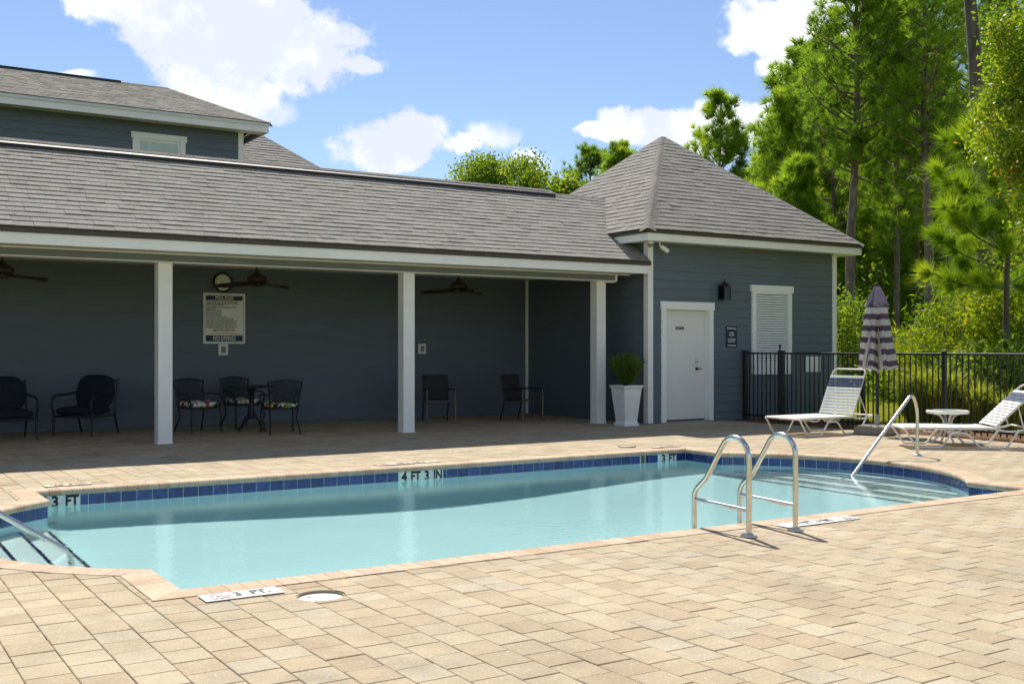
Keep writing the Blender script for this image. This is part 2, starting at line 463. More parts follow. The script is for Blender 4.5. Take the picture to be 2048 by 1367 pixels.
# ------------------------------------------------------------------ pool outline
def arc_pts(cx, side):
    a = math.asin(ARC_HALF / ARC_R); k = 42
    return [(cx + side * ARC_R * math.cos(t), ARC_CY + ARC_R * math.sin(t)) for t in [(-a + 2 * a * i / k) for i in range(k + 1)]]
ccr = POOL_X1 - ARC_R * math.cos(math.asin(ARC_HALF / ARC_R)); ccl = POOL_X0 + ARC_R * math.cos(math.asin(ARC_HALF / ARC_R))
def seg(a, b, step):
    L = math.hypot(b[0] - a[0], b[1] - a[1]); k = max(1, round(L / step))
    return [(a[0] + (b[0] - a[0]) * i / k, a[1] + (b[1] - a[1]) * i / k) for i in range(k)]
def outline(step, smooth_arc=False):
    ar = arc_pts(ccr, 1); al = arc_pts(ccl, -1)
    def res(p):
        L = [0]
        for i in range(1, len(p)): L.append(L[-1] + math.dist(p[i], p[i - 1]))
        k = max(1, round(L[-1] / step)); o = []
        for j in range(k):
            t = L[-1] * j / k
            i = max(q for q in range(len(L)) if L[q] <= t + 1e-9); i = min(i, len(p) - 2)
            w = (t - L[i]) / (L[i + 1] - L[i]); o.append((p[i][0] + (p[i + 1][0] - p[i][0]) * w, p[i][1] + (p[i + 1][1] - p[i][1]) * w))
        return o
    pts = []; cor = []
    def put(l): cor.append(len(pts)); pts.extend(l)
    put(seg((POOL_X0, POOL_Y0), (POOL_X1, POOL_Y0), step))              # near side, going +x
    put(seg((POOL_X1, POOL_Y0), ar[0], step))
    put(res(ar))
    put(seg(ar[-1], (POOL_X1, POOL_Y1), step))
    put(seg((POOL_X1, POOL_Y1), (POOL_X0, POOL_Y1), step))              # far side, going -x
    put(seg((POOL_X0, POOL_Y1), al[-1], step))
    put(res(al[::-1]))
    put(seg(al[0], (POOL_X0, POOL_Y0), step))
    return pts, set(cor)
def offset(pts, d):
    """offset of the counter-clockwise outline, outwards for d > 0 (mitred)"""
    n = len(pts); o = []
    for i in range(n):
        a, b, c = pts[i - 1], pts[i], pts[(i + 1) % n]
        def nr(p, q):
            dx, dy = q[0] - p[0], q[1] - p[1]; l = math.hypot(dx, dy); return (dy / l, -dx / l)
        n1, n2 = nr(a, b), nr(b, c); k = 1 + n1[0] * n2[0] + n1[1] * n2[1]
        o.append((b[0] + (n1[0] + n2[0]) / k * d, b[1] + (n1[1] + n2[1]) / k * d))
    return o
def inside(p, poly):
    x, y = p; r = False; j = len(poly) - 1
    for i in range(len(poly)):
        xi, yi = poly[i]; xj, yj = poly[j]
        if (yi > y) != (yj > y) and x < (xj - xi) * (y - yi) / (yj - yi) + xi: r = not r
        j = i
    return r
OUT, OC = outline(.1035)
WALLO = offset(OUT, .028)          # pool wall face, set back under the coping nose

# ------------------------------------------------------------------ deck: base sheet, pavers
SAND = mat('joint_sand', (.27, .205, .135), .95, var=.15, nscale=30)
bm = bmesh.new()
def loop(pts, z):
    vs = [bm.verts.new((x, y, z)) for x, y in pts]
    return [bm.edges.new((vs[i], vs[(i + 1) % len(vs)])) for i in range(len(vs))]
ed = loop([(DX0, DY0), (DX1, DY0), (DX1, DY1), (DX0, DY1)], -.04) + loop(offset(OUT, .12)[::3], -.04)
bmesh.ops.triangle_fill(bm, edges=ed, use_beauty=True)
me = bpy.data.meshes.new('pool_deck'); bm.to_mesh(me); bm.free(); me.materials.append(SAND)
deck = bpy.data.objects.new('pool_deck', me); COL.objects.link(deck)
tag(deck, 'tan concrete paver deck around the swimming pool', kind='structure')
PW, PL, GAP = .1925, .2005, .0034
PSTOPS = [(0, (0.375, 0.282, 0.182)), (0.18, (0.407, 0.315, 0.206)), (0.36, (0.437, 0.352, 0.231)), (0.54, (0.414, 0.324, 0.212)), (0.7, (0.451, 0.37, 0.248)), (0.84, (0.411, 0.328, 0.221)), (0.94, (0.444, 0.372, 0.262)), (1, (0.403, 0.339, 0.244))]
PAV_O = piece_mat('paver', PSTOPS, 'object', grain=70, gvar=.17, speck=((.75, .68, .55), 55, .2), bump=.5, blotch=.9, blotch_amt=.12, stain=.2)
PAV_A = piece_mat('paver_field', PSTOPS, 'attr', grain=70, gvar=.17, speck=((.75, .68, .55), 55, .2), bump=.5, blotch=.9, blotch_amt=.12, stain=.2)
def paver_verts(w, l):
    x, y = w / 2 - GAP / 2, l / 2 - GAP / 2; b = .0035
    V = [(-x, -y, -.05), (x, -y, -.05), (x, y, -.05), (-x, y, -.05), (-x, -y, -b), (x, -y, -b), (x, y, -b), (-x, y, -b),
         (-x + b, -y + b, 0), (x - b, -y + b, 0), (x - b, y - b, 0), (-x + b, y - b, 0)]
    F = [(0, 1, 5, 4), (1, 2, 6, 5), (2, 3, 7, 6), (3, 0, 4, 7), (4, 5, 9, 8), (5, 6, 10, 9), (6, 7, 11, 10), (7, 4, 8, 11), (8, 9, 10, 11)]
    return np.array(V), np.array(F)
PV, PF = paver_verts(PW, PL)
LID = (2.315, 5.60); LID_R = .128
NOSE = OUT; OUTER = offset(OUT, .225)
px0, py0, px1, py1 = .2, 5.6, 11.2, 11.7
cells = []
nc0 = int((DX0 - .691) / PW); nc1 = int((DX1 - .691) / PW)
for c in range(nc0, nc1):
    x = .691 + PW * (c + .5)
    offy = 5.02 if c % 2 == 0 else 5.128
    j0 = int((DY0 - offy) / PL) + 1; j1 = int((19.15 - offy) / PL)
    for j in range(j0, j1):
        y = offy + PL * (j + .5)
        if px0 < x < px1 and py0 < y < py1:
            q = [(x + sx * PW / 2, y + sy * PL / 2) for sx in (-1, 1) for sy in (-1, 1)]
            if any(inside(p, NOSE) for p in q): continue
            if all(inside(p, OUTER) for p in q): continue
        cells.append((x, y))
def depth(p): return p[0] * s_ + p[1] * c_
def onpic(p, z=0, m=.03):
    d = depth(p)
    if d < .5: return False
    u = 1024 + FPX * (p[0] * c_ - p[1] * s_) / d; v = 697 - FPX * (z - CAM_H) / d
    return -2048 * m < u < 2048 * (1 + m) and -1367 * m < v < 1367 * (1 + m)
vis = sorted([p for p in cells if onpic(p)], key=depth)[:300]
vs = set(vis); rest = [p for p in cells if p not in vs]
pm = bpy.data.meshes.new('paver'); pm.from_pydata([tuple(v) for v in PV], [], [tuple(f) for f in PF]); pm.materials.append(PAV_O)
pr = random.Random(11)
def jit(): return (pr.gauss(0, .0035), pr.gauss(0, .0035), pr.gauss(0, .004))
cut_list = []
for p in vis:
    o = inst('paver', pm, deck, (p[0], p[1], pr.uniform(-.0022, .0012)), jit())
    if math.dist(p, LID) < LID_R + .16: cut_list.append(o)
K = len(rest); ctr = np.array(rest)
T = np.zeros((K, 12, 3)); sc = 1.0
T[:] = PV[None]
tx = rng.normal(0, .0035, K); ty = rng.normal(0, .0035, K)
T[:, :, 2] += T[:, :, 0] * tx[:, None] + T[:, :, 1] * ty[:, None] + rng.uniform(-.0022, .0012, K)[:, None]
T[:, :, 0] += ctr[:, 0:1]; T[:, :, 1] += ctr[:, 1:2]
F = (PF[None] + (np.arange(K) * 12)[:, None, None]).reshape(-1, 4)
arr_obj('paver_field', T.reshape(-1, 3), F, PAV_A, deck, np.repeat(rng.random(K), 9), 'stuff')
# round opening of the near skimmer lid is cut through the pavers that meet there
if cut_list:
    cm = MB().lathe([(LID_R + .006, -.2), (LID_R + .006, .2)], (LID[0], LID[1], 0), 40)
    cutter = obj('cutter', cm, SAND)
    bpy.context.view_layer.update()
    for o in cut_list:
        o.data = o.data.copy()
        md = o.modifiers.new('b', 'BOOLEAN'); md.object = cutter; md.operation = 'DIFFERENCE'; md.solver = 'EXACT'
        dg = bpy.context.evaluated_depsgraph_get()
        nm = bpy.data.meshes.new_from_object(o.evaluated_get(dg)); o.modifiers.clear(); o.data = nm
        if len(nm.polygons) == 0: bpy.data.objects.remove(o, do_unlink=True)
    bpy.data.objects.remove(cutter, do_unlink=True)

# ------------------------------------------------------------------ pool
WATER_Z = -.15
pool = thing('swimming_pool', 'light blue swimming pool with rounded step ends and blue waterline tiles', 'pool', (5.8, 8.64, 0))
pool['kind'] = 'structure'
del pool['category']
COPE = piece_mat('coping_brick', [(0, (.44, .30, .20)), (.3, (.50, .37, .25)), (.6, (.55, .43, .30)), (1, (.47, .34, .235))], 'object', grain=60, gvar=.16, bump=.4, blotch=3, blotch_amt=.08)
PROF = [(.225, .0035), (.034, .0035), (.016, -.001), (.004, -.012), (0.0, -.027), (.004, -.042), (.014, -.051), (.03, -.054), (.225, -.054)]
rings = {d: offset(OUT, d) for d, _ in PROF}
nO = len(OUT)
for i in range(nO):
    j = (i + 1) % nO; mb = MB(); vs2 = []
    for end in (0, 1):
        for d, z in PROF:
            a = Vector(rings[d][i]); b = Vector(rings[d][j]); L_ = (b - a).length; e = .0016 / max(L_, .01)
            p = a.lerp(b, e if end == 0 else 1 - e); vs2.append((p.x, p.y, z))
    k = len(PROF)
    fs = [(q, q + 1, k + q + 1, k + q) for q in range(k - 1)] + [tuple(range(k)), tuple(range(2 * k - 1, k - 1, -1))]
    mb.add(vs2, fs)
    obj('coping_brick', mb, COPE, pool)
# waterline tiles on the wall face
def tile_mat():
    m = piece_mat('cobalt_tile', [(0, (.014, .032, .14)), (.5, (.022, .048, .19)), (1, (.030, .062, .23))], 'object', rough=.16, grain=24, gvar=.45, bump=.15, blotch=14, blotch_amt=.3, spec=.55)
    return m
TILE = tile_mat()
GROUT = mat('pale_grout', (.62, .66, .66), .8, var=.05)
TILE_W = mat('white_marker_tile', (.66, .72, .70), .3, var=.05, nscale=20)
LETTER = mat('black_print', (.012, .012, .013), .5, var=.02)
TZ0, TZ1 = -.206, -.0565
tpts, _ = outline(.1525)
tw = offset(tpts, .028); tf = offset(tpts, .0245)
marks = [(1.80, 2.105), (5.55, 6.135), (9.425, 9.73)]
skim = (9.10, 9.19)
for i in range(len(tpts)):
    j = (i + 1) % len(tpts)
    a, b = Vector(tf[i]), Vector(tf[j]); aw, bw = Vector(tw[i]), Vector(tw[j]); L_ = (b - a).length
    if L_ < .03: continue
    mid = (a + b) / 2
    segs = [(0.0, 1.0)]
    if mid.y > POOL_Y1 - .1 and POOL_X0 < mid.x < POOL_X1 and abs(a.y - b.y) < .02:      # far wall: leave room for marker tiles
        x0, x1 = min(a.x, b.x), max(a.x, b.x); free = [(x0, x1)]
        for m0, m1 in marks + [skim]:
            nf = []
            for f0, f1 in free:
                if f1 <= m0 or f0 >= m1: nf.append((f0, f1)); continue
                if f0 < m0: nf.append((f0, m0))
                if f1 > m1: nf.append((m1, f1))
            free = nf
        segs = [((f0 - a.x) / (b.x - a.x), (f1 - a.x) / (b.x - a.x)) for f0, f1 in free if f1 - f0 > .02]
        segs = [tuple(sorted(q)) for q in segs]
    for t0, t1 in segs:
        e = .0025 / L_
        p0, p1 = a.lerp(b, t0 + e), a.lerp(b, t1 - e); w0, w1 = aw.lerp(bw, t0 + e), aw.lerp(bw, t1 - e)
        mb = MB().add([(p0.x, p0.y, TZ0), (p1.x, p1.y, TZ0), (p1.x, p1.y, TZ1), (p0.x, p0.y, TZ1), (w0.x, w0.y, TZ0), (w1.x, w1.y, TZ0), (w1.x, w1.y, TZ1), (w0.x, w0.y, TZ1)],
                      [(1, 0, 3, 2), (0, 4, 7, 3), (5, 1, 2, 6), (3, 7, 6, 2), (0, 1, 5, 4)])
        obj('waterline_tile', mb, TILE, pool)
# marker tiles in the far wall with black lettering
yw = POOL_Y1 + .020
for (m0, m1), words in zip(marks, (('3', 'FT'), ('4', 'FT', '3', 'IN'), ('3', 'FT'))):
    k = len(words); w = (m1 - m0) / k
    for q, wd in enumerate(words):
        x0 = m0 + w * q + .0017; x1 = m0 + w * (q + 1) - .0017
        t = obj('depth_tile', MB().box(x0, x1, yw, yw + .008, TZ0, TZ1), TILE_W, pool)
        text('lettering', wd, .15, ((x0 + x1) / 2, yw - .0012, -.117), (R(90), 0, 0), LETTER, t, bold=.006, sx=.78 if len(wd) > 1 else .9)
# skimmer mouth in the far wall
sk = MB(); a0, a1 = skim
sk.box(a0 + .01, a1 - .01, yw + .003, yw + .006, TZ0, TZ1)
obj('skimmer_mouth', sk, mat('skimmer_plastic', (.12, .10, .06), .6), pool)
sf = MB()
sf.box(a0 + .002, a0 + .009, yw - .002, yw + .007, TZ0, TZ1); sf.box(a1 - .009, a1 - .002, yw - .002, yw + .007, TZ0, TZ1)
obj('skimmer_frame', sf, PLASTIC, pool)
# basin: plaster walls with a cove, floor, steps
PLASTER = mat('depth_tinted_plaster', (.76, .96, .95), .75, var=.035, nscale=1.2, bump=.05, bscale=90)  # white plaster; the blue of light through deep water is put into its colour
STEPW = mat('white_step_plaster', (.86, .90, .88), .75, var=.035, nscale=1.2)
bas = MB(); n = len(OUT)
ringz = [(.028, -.054), (.0285, -.70)]
def floor_z(x):
    t = min(1, max(0, (x - 1.75) / 4.0)) if x < 5.8 else min(1, max(0, (9.85 - x) / 4.0))
    return -1.06 - .39 * (t * t * (3 - 2 * t))
wl = [WALLO]
rows = []
rows.append([(x, y, -.05) for x, y in WALLO]); rows.append([(x, y, -.72) for x, y in WALLO])
for k in range(1, 6):
    th = math.pi / 2 * k / 5; r_ = .26
    rg = offset(OUT, .028 - r_ * (1 - math.cos(th)))
    rows.append([(x, y, floor_z(x) + r_ * (1 - math.sin(th))) for x, y in rg])
for a, b in zip(rows[:-1], rows[1:]):
    o = len(bas.v); bas.v += a + b
    for i in range(n):
        j = (i + 1) % n; bas.f.append((o + i, o + j, o + n + j, o + n + i)); bas.sm.append(True)
bm = bmesh.new(); vsb = [bm.verts.new(v) for v in rows[-1]]
es = [bm.edges.new((vsb[i], vsb[(i + 1) % n])) for i in range(n)]
bmesh.ops.triangle_fill(bm, edges=es, use_beauty=True)
for xc in np.arange(1.5, 10.2, .25):
    bmesh.ops.bisect_plane(bm, geom=bm.verts[:] + bm.edges[:] + bm.faces[:], plane_co=(xc, 0, 0), plane_no=(1, 0, 0))
for v in bm.verts: v.co.z = floor_z(v.co.x)
bm.verts.index_update()
bas.add([v.co.copy() for v in bm.verts], [tuple(v.index for v in f.verts) for f in bm.faces], True); bm.free()
basin = obj('basin', bas, PLASTER, pool)
def arc_half(cx, side, x):
    """half width of the rounded end at x"""
    q = ARC_R ** 2 - (x - cx) ** 2
    return math.sqrt(max(q, 0)) + .02
def steps(cx, side, edges):
    xa = cx + side * (ARC_R + .03)
    prev = xa
    for k, (xe, dep) in enumerate(edges):
        z = WATER_Z - dep
        # tread plan: from the arc to the straight edge
        pts = []
        nseg = 24; xs = [xa + (xe - xa) * i / nseg for i in range(nseg + 1)]
        lim = (POOL_X1 if side > 0 else POOL_X0)
        def hw(x):
            inside_alc = (x >= lim) if side > 0 else (x <= lim)
            return arc_half(cx, side, x) + .01 if inside_alc else ARC_HALF + .03
        up = [(x, ARC_CY + hw(x)) for x in xs]; dn = [(x, ARC_CY - hw(x)) for x in xs][::-1]
        loop_ = up + dn
        m = MB(); nn = len(loop_)
        m.v = [(x, y, z) for x, y in loop_] + [(x, y, z - .6) for x, y in loop_]
        m.f = [tuple(range(nn))] + [(i, (i + 1) % nn, nn + (i + 1) % nn, nn + i) for i in range(nn)]; m.sm = [False] * len(m.f)
        st = obj('pool_step', m, STEPW, pool)
        h = hw(xe) - .03; x0, x1 = sorted((xe - side * .004, xe + side * .026))
        obj('edge_stripe', MB().box(x0, x1, ARC_CY - h, ARC_CY + h, z - .022, z + .004), TILE, st)
steps(ccr, 1, [(10.52, .22), (10.26, .46), (10.0, .70), (9.76, .86)])
steps(ccl, -1, [(1.19, .22), (1.44, .46), (1.70, .70)])
# water
def water_mat():
    m = bpy.data.materials.new('pool_water'); m.use_nodes = True; nt = m.node_tree; N = nt.nodes; L = nt.links; N.clear()
    out = N.new('ShaderNodeOutputMaterial'); g = N.new('ShaderNodeBsdfGlass'); g.inputs['IOR'].default_value = 1.333
    g.inputs['Roughness'].default_value = 0.0; g.inputs['Color'].default_value = (.86, .985, .99, 1)
    geo = N.new('ShaderNodeNewGeometry')
    mp = N.new('ShaderNodeMapping'); mp.inputs['Scale'].default_value = (1, 1, 1); L.new(geo.outputs['Position'], mp.inputs['Vector'])
    n = N.new('ShaderNodeTexNoise'); n.inputs['Scale'].default_value = 16; n.inputs['Detail'].default_value = 5; n.inputs['Distortion'].default_value = .6
    L.new(mp.outputs[0], n.inputs['Vector'])
    n2 = N.new('ShaderNodeTexNoise'); n2.inputs['Scale'].default_value = 1.3; n2.inputs['Detail'].default_value = 2; L.new(mp.outputs[0], n2.inputs['Vector'])
    ad = N.new('ShaderNodeMath'); ad.operation = 'MULTIPLY_ADD'; L.new(n2.outputs['Fac'], ad.inputs[0]); ad.inputs[1].default_value = 1.6; L.new(n.outputs['Fac'], ad.inputs[2])
    bp = N.new('ShaderNodeBump'); bp.inputs['Strength'].default_value = .22; bp.inputs['Distance'].default_value = .008
    # return jet: a patch of broken ripples
    ds = N.new('ShaderNodeVectorMath'); ds.operation = 'DISTANCE'; L.new(geo.outputs['Position'], ds.inputs[0]); ds.inputs[1].default_value = (5.25, 7.35, WATER_Z)
    mr = N.new('ShaderNodeMapRange'); mr.interpolation_type = 'SMOOTHSTEP'; mr.inputs['From Min'].default_value = .15; mr.inputs['From Max'].default_value = .95
    mr.inputs['To Min'].default_value = .75; mr.inputs['To Max'].default_value = .22; L.new(ds.outputs['Value'], mr.inputs['Value']); L.new(mr.outputs[0], bp.inputs['Strength'])
    L.new(ad.outputs[0], bp.inputs['Height']); L.new(bp.outputs[0], g.inputs['Normal'])
    L.new(g.outputs[0], out.inputs['Surface'])
    return m
wb = MB(); ww = offset(OUT, .045); n = len(ww)
wb.v = [(x, y, WATER_Z) for x, y in ww] + [(x, y, -1.75) for x, y in ww]
bm = bmesh.new(); vsb = [bm.verts.new((x, y, WATER_Z)) for x, y in ww]
es = [bm.edges.new((vsb[i], vsb[(i + 1) % n])) for i in range(n)]
bmesh.ops.triangle_fill(bm, edges=es, use_beauty=True); bm.verts.index_update(); bm.normal_update()
tri = [tuple(v.index for v in f.verts) if f.normal.z > 0 else tuple(v.index for v in f.verts)[::-1] for f in bm.faces]; bm.free()
wb.v = wb.v[:n]; wb.f = tri; wb.sm = [True] * len(tri)
water = obj('water', wb, water_mat())
tag(water, 'clear turquoise water filling the swimming pool', kind='structure')
water.cycles.is_caustics_caster = True
for o in [basin] + [c for c in pool.children if c.name.startswith('pool_step')]: o.cycles.is_caustics_receiver = True
# ------------------------------------------------------------------ shingles
SST = [(0, (.272, .250, .222)), (.3, (.288, .265, .236)), (.6, (.302, .278, .249)), (.85, (.318, .293, .263)), (1, (.290, .270, .246))]
SH_O = piece_mat('shingle', SST, 'object', rough=.95, grain=55, gvar=.3, bump=.6, blotch=1.6, blotch_amt=.08, spec=.15)
SH_A = piece_mat('shingle_field', SST, 'attr', rough=.95, grain=55, gvar=.3, bump=.6, blotch=1.6, blotch_amt=.08, spec=.15)
CAPM = piece_mat('cap_shingle', [(q, tuple(v * .8 for v in c)) for q, c in SST], 'object', rough=.95, grain=55, gvar=.3, bump=.5, blotch=1.6, blotch_amt=.1, spec=.1)
UND = mat('roof_underlay', (.05, .045, .042), .95)
# unit tab: x 0..1 along the eave, y 0..1 up the slope, thick at the butt, thin at the top
tabV = np.array([(0, 0, .0), (1, 0, .0), (1, 1, -.8), (0, 1, -.8), (0, 0, 1), (1, 0, 1), (1, 1, .15), (0, 1, .15)], float)
tabF = np.array([(0, 1, 5, 4), (1, 2, 6, 5), (3, 0, 4, 7), (4, 5, 6, 7)])
tab_me = bpy.data.meshes.new('shingle'); tab_me.from_pydata([tuple(v) for v in tabV], [], [tuple(f) for f in tabF]); tab_me.materials.append(SH_O)
def roof_face(parent, o, u, v, lims, vmax, seed, course=.143, keep=None, wmin=.19, wmax=.33):
    """collects tabs of one roof slope: o origin at the eave, u along the eave, v up the slope, lims(v) -> u range"""
    rr = random.Random(seed); u = Vector(u).normalized(); v = Vector(v).normalized(); nrm = u.cross(v).normalized()
    M = Matrix((u, v, nrm)).transposed(); tabs = []
    k = 0; vv = 0.0
    while vv < vmax - .02:
        u0, u1 = lims(min(vmax, vv + course * 1.1)); x = u0 - rr.uniform(0, .2); ln = course * 1.25 if vv + course * 1.25 < vmax else vmax - vv
        while x < u1:
            w = rr.uniform(wmin, wmax); a, b = max(x, u0), min(x + w, u1)
            if b - a > .025:
                p = Vector(o) + u * (a + .0015) + v * (vv + rr.uniform(-.0025, .0025)) + nrm * .002
                tabs.append((p, b - a - .003, ln, rr.uniform(.011, .019), M))
            x += w
        vv += course; k += 1
    return tabs
def lay(parent, tabs, limit=300):
    def vis(t):
        p = t[0]; return onpic((p.x, p.y), p.z)
    order = sorted(range(len(tabs)), key=lambda i: (0 if vis(tabs[i]) else 1, depth((tabs[i][0].x, tabs[i][0].y))))
    big = set(order[:limit]); V = []; tone = []
    for i, (p, w, l, th, M) in enumerate(tabs):
        if i in big: inst('shingle', tab_me, parent, p, M.to_euler(), (w, l, th))
        else:
            m = np.array(M)
            V.append((tabV * (w, l, th)) @ m.T + np.array(p))
    if V:
        K = len(V); V = np.concatenate(V); F = (tabF[None] + (np.arange(K) * 8)[:, None, None]).reshape(-1, 4)
        arr_obj('shingle_field', V, F, SH_A, parent, np.repeat(rng.random(K), 4), 'stuff')
def ridge_caps(parent, a, b, n1, n2, step=.14, w=.15, limit=60):
    """bent cap shingles lapped along a hip or ridge from a (low) to b; n1, n2 normals of the two slopes"""
    a, b = Vector(a), Vector(b); L_ = (b - a).length; t = (b - a) / L_; k = int(L_ / step)
    s1 = n1.cross(t).normalized(); s2 = n2.cross(t).normalized()
    up = (n1 + n2).normalized()
    if s1.dot(up) > 0: s1 = -s1
    if s2.dot(up) > 0: s2 = -s2
    l = step * 1.12; th = .003
    prof = [s1 * w + n1 * .004, s1 * .02 + up * .006, s2 * .02 + up * .006, s2 * w + n2 * .004]
    vs = []
    for q, lift, tk in ((0.0, .002, th), (1.0, .0, .003)):
        for p in prof: vs.append(p + t * (l * q) + up * lift)
        for p in prof: vs.append(p + t * (l * q) + up * (lift + tk))
    m = MB().add(vs, [(4, 5, 13, 12), (5, 6, 14, 13), (6, 7, 15, 14), (0, 1, 5, 4), (1, 2, 6, 5), (2, 3, 7, 6), (0, 4, 12, 8), (3, 11, 15, 7)])
    me = bpy.data.meshes.new('ridge_cap'); me.from_pydata([tuple(v) for v in m.v], [], m.f); me.materials.append(CAPM)
    for i in range(k): inst('ridge_cap', me, parent, a + t * (step * i))
def siding(wall, axis, fixed, a0, a1, z0, z1, m, out, holes=(), exp=.163):
    """lap boards as single objects; axis 'x' or 'y'; fixed = wall plane; out = +-1 outward direction; holes = (b0, b1, zb, zt)"""
    k = 0; z = z0
    while z < z1 - .02:
        zt = min(z + exp + .012, z1); segs = [(a0, a1)]
        for (h0, h1, hb, ht) in holes:
            if z < ht - .03 and z + exp > hb + .03:
                ns = []
                for s0, s1 in segs:
                    if h1 <= s0 or h0 >= s1: ns.append((s0, s1)); continue
                    if s0 < h0: ns.append((s0, h0))
                    if s1 > h1: ns.append((h1, s1))
                segs = ns
        for s0, s1 in segs:
            b, t = .017 * out, .003 * out
            P = []
            for q in (s0, s1):
                for (o_, zz) in ((0, z), (b, z), (t, zt), (0, zt)):
                    P.append((q, fixed + o_, zz) if axis == 'x' else (fixed + o_, q, zz))
            f = [(0, 1, 2, 3), (7, 6, 5, 4), (1, 5, 6, 2), (0, 4, 5, 1), (3, 2, 6, 7)]
            obj('siding_board', MB().add(P, f), m, wall)
        z += exp

# ------------------------------------------------------------------ pavilion
EA_Y, EA_Z, RG_Y, RG_Z = 15.0, 2.925, 17.36, 4.385      # eave edge, ridge
PX0 = -3.6
pav = thing('pool_pavilion', 'long open pavilion with white square posts, dark blue back wall and grey shingle roof', 'pavilion', (4.5, 17.4, 0))
roof = MB()
e2 = RG_Y * 2 - EA_Y
roof.add([(PX0, EA_Y, EA_Z - .01), (12.52, EA_Y, EA_Z - .01), (12.52, 15.9, 3.488), (14.2, 15.9, 3.488), (14.2, RG_Y, RG_Z - .01), (PX0, RG_Y, RG_Z - .01)], [(0, 1, 2, 3, 4, 5)])
roof.add([(PX0, e2, EA_Z - .01), (14.2, e2, EA_Z - .01), (14.2, RG_Y, RG_Z - .01), (PX0, RG_Y, RG_Z - .01)], [(0, 3, 2, 1)])
proof = obj('roof', roof, UND, pav)
vdir = Vector((0, RG_Y - EA_Y, RG_Z - EA_Z)); VL = vdir.length
def pl(v):
    y = EA_Y + v / VL * (RG_Y - EA_Y)
    return (0.0, (12.52 if y < 15.62 else 12.52 + (y - 15.62) * .85) - PX0)
lay(proof, roof_face(proof, (PX0, EA_Y, EA_Z), (1, 0, 0), vdir, pl, VL - .03, 5))
n1 = Vector((0, -(RG_Z - EA_Z), RG_Y - EA_Y)).normalized(); n2 = Vector((0, RG_Z - EA_Z, RG_Y - EA_Y)).normalized()
# ridge vent under the cap shingles
rv = MB()
for s in (-1, 1):
    y1 = RG_Y + s * .17; z1 = RG_Z - .17 * (RG_Z - EA_Z) / (RG_Y - EA_Y)
    rv.add([(PX0, y1, z1 + .006), (11.95, y1, z1 + .006), (11.95, y1, z1 + .075), (PX0, y1, z1 + .075), (PX0, RG_Y, RG_Z + .062), (11.95, RG_Y, RG_Z + .062)],
           [(0, 1, 2, 3), (3, 2, 5, 4)] if s < 0 else [(3, 2, 1, 0), (4, 5, 2, 3)])
obj('ridge_vent', rv, DARKTRIM, proof)
ridge_caps(proof, (PX0, RG_Y, RG_Z + .070), (11.95, RG_Y, RG_Z + .070), n1, n2, .2, .11)
ridge_caps(proof, (11.95, RG_Y, RG_Z + .01), (13.5, RG_Y, RG_Z + .01), n1, n2, .2, .155)
obj('drip_edge', MB().box(PX0, 12.53, EA_Y + .012, EA_Y + .03, 2.853, 2.918), DRIP, pav)
obj('fascia', MB().box(PX0, 12.5, EA_Y + .045, EA_Y + .07, 2.705, 2.850), WHITE, pav)
obj('soffit_trim', MB().box(PX0, 12.5, 15.575, 15.60, 2.700, 2.716), WHITE, pav)
sfw = .118; k = int((12.5 - PX0) / sfw)
sfm = bpy.data.meshes.new('soffit_plank')
m_ = MB().box(.003, sfw - .003, 0, .50, 0, .008); sfm.from_pydata(m_.v, [], m_.f); sfm.materials.append(CREAM)
for i in range(k): inst('soffit_plank', sfm, pav, (PX0 + sfw * i, EA_Y + .072, 2.717))
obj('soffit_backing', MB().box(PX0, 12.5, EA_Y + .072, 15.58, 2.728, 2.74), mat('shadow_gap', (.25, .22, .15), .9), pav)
obj('beam', MB().box(PX0, 12.17, 15.60, 15.86, 2.600, 2.727), BEAM, pav)
obj('beam_trim', MB().box(PX0, 12.17, 15.585, 15.875, 2.588, 2.600), WHITE, pav)
br = MB().box(12.17, 12.21, 15.59, 15.87, 2.585, 2.72); br.box(11.98, 12.169, 15.588, 15.872, 2.565, 2.586)
obj('beam_end_trim', br, WHITE, pav)
obj('ceiling', MB().box(PX0, 12.55, 15.87, 19.119, 2.80, 2.84), mat('ceiling_panel', (.70, .69, .63), .7), pav)
for x in (.22, 4.12, 8.02, 11.93):
    cm = MB().cbox((x, 15.80, 1.294), (.205, .205, 2.588), b=.006)
    o = obj('post', cm, WHITE, pav)
    tr = MB().box(x - .112, x + .112, 15.688, 15.912, 0, .012)
    obj('post_base', tr, WHITE, o)
wb_ = obj('back_wall', MB().box(PX0, 12.555, 19.12, 19.3, -.06, 3.0), SIDING, pav)
siding(wb_, 'x', 19.12, PX0, 12.50, .005, 2.795, SIDING, -1)
obj('corner_trim', MB().box(12.50, 12.548, 19.055, 19.10, 0, 2.795), WHITE, pav)
pend = MB().box(PX0 - .1, PX0, 15.7, 19.3, 0, 2.84)
obj('end_wall', pend, SIDING, pav)
gb = MB().add([(PX0, EA_Y, EA_Z - .02), (PX0, e2, EA_Z - .02), (PX0, RG_Y, RG_Z - .02)], [(0, 2, 1)]); obj('gable', gb, SIDING, pav)
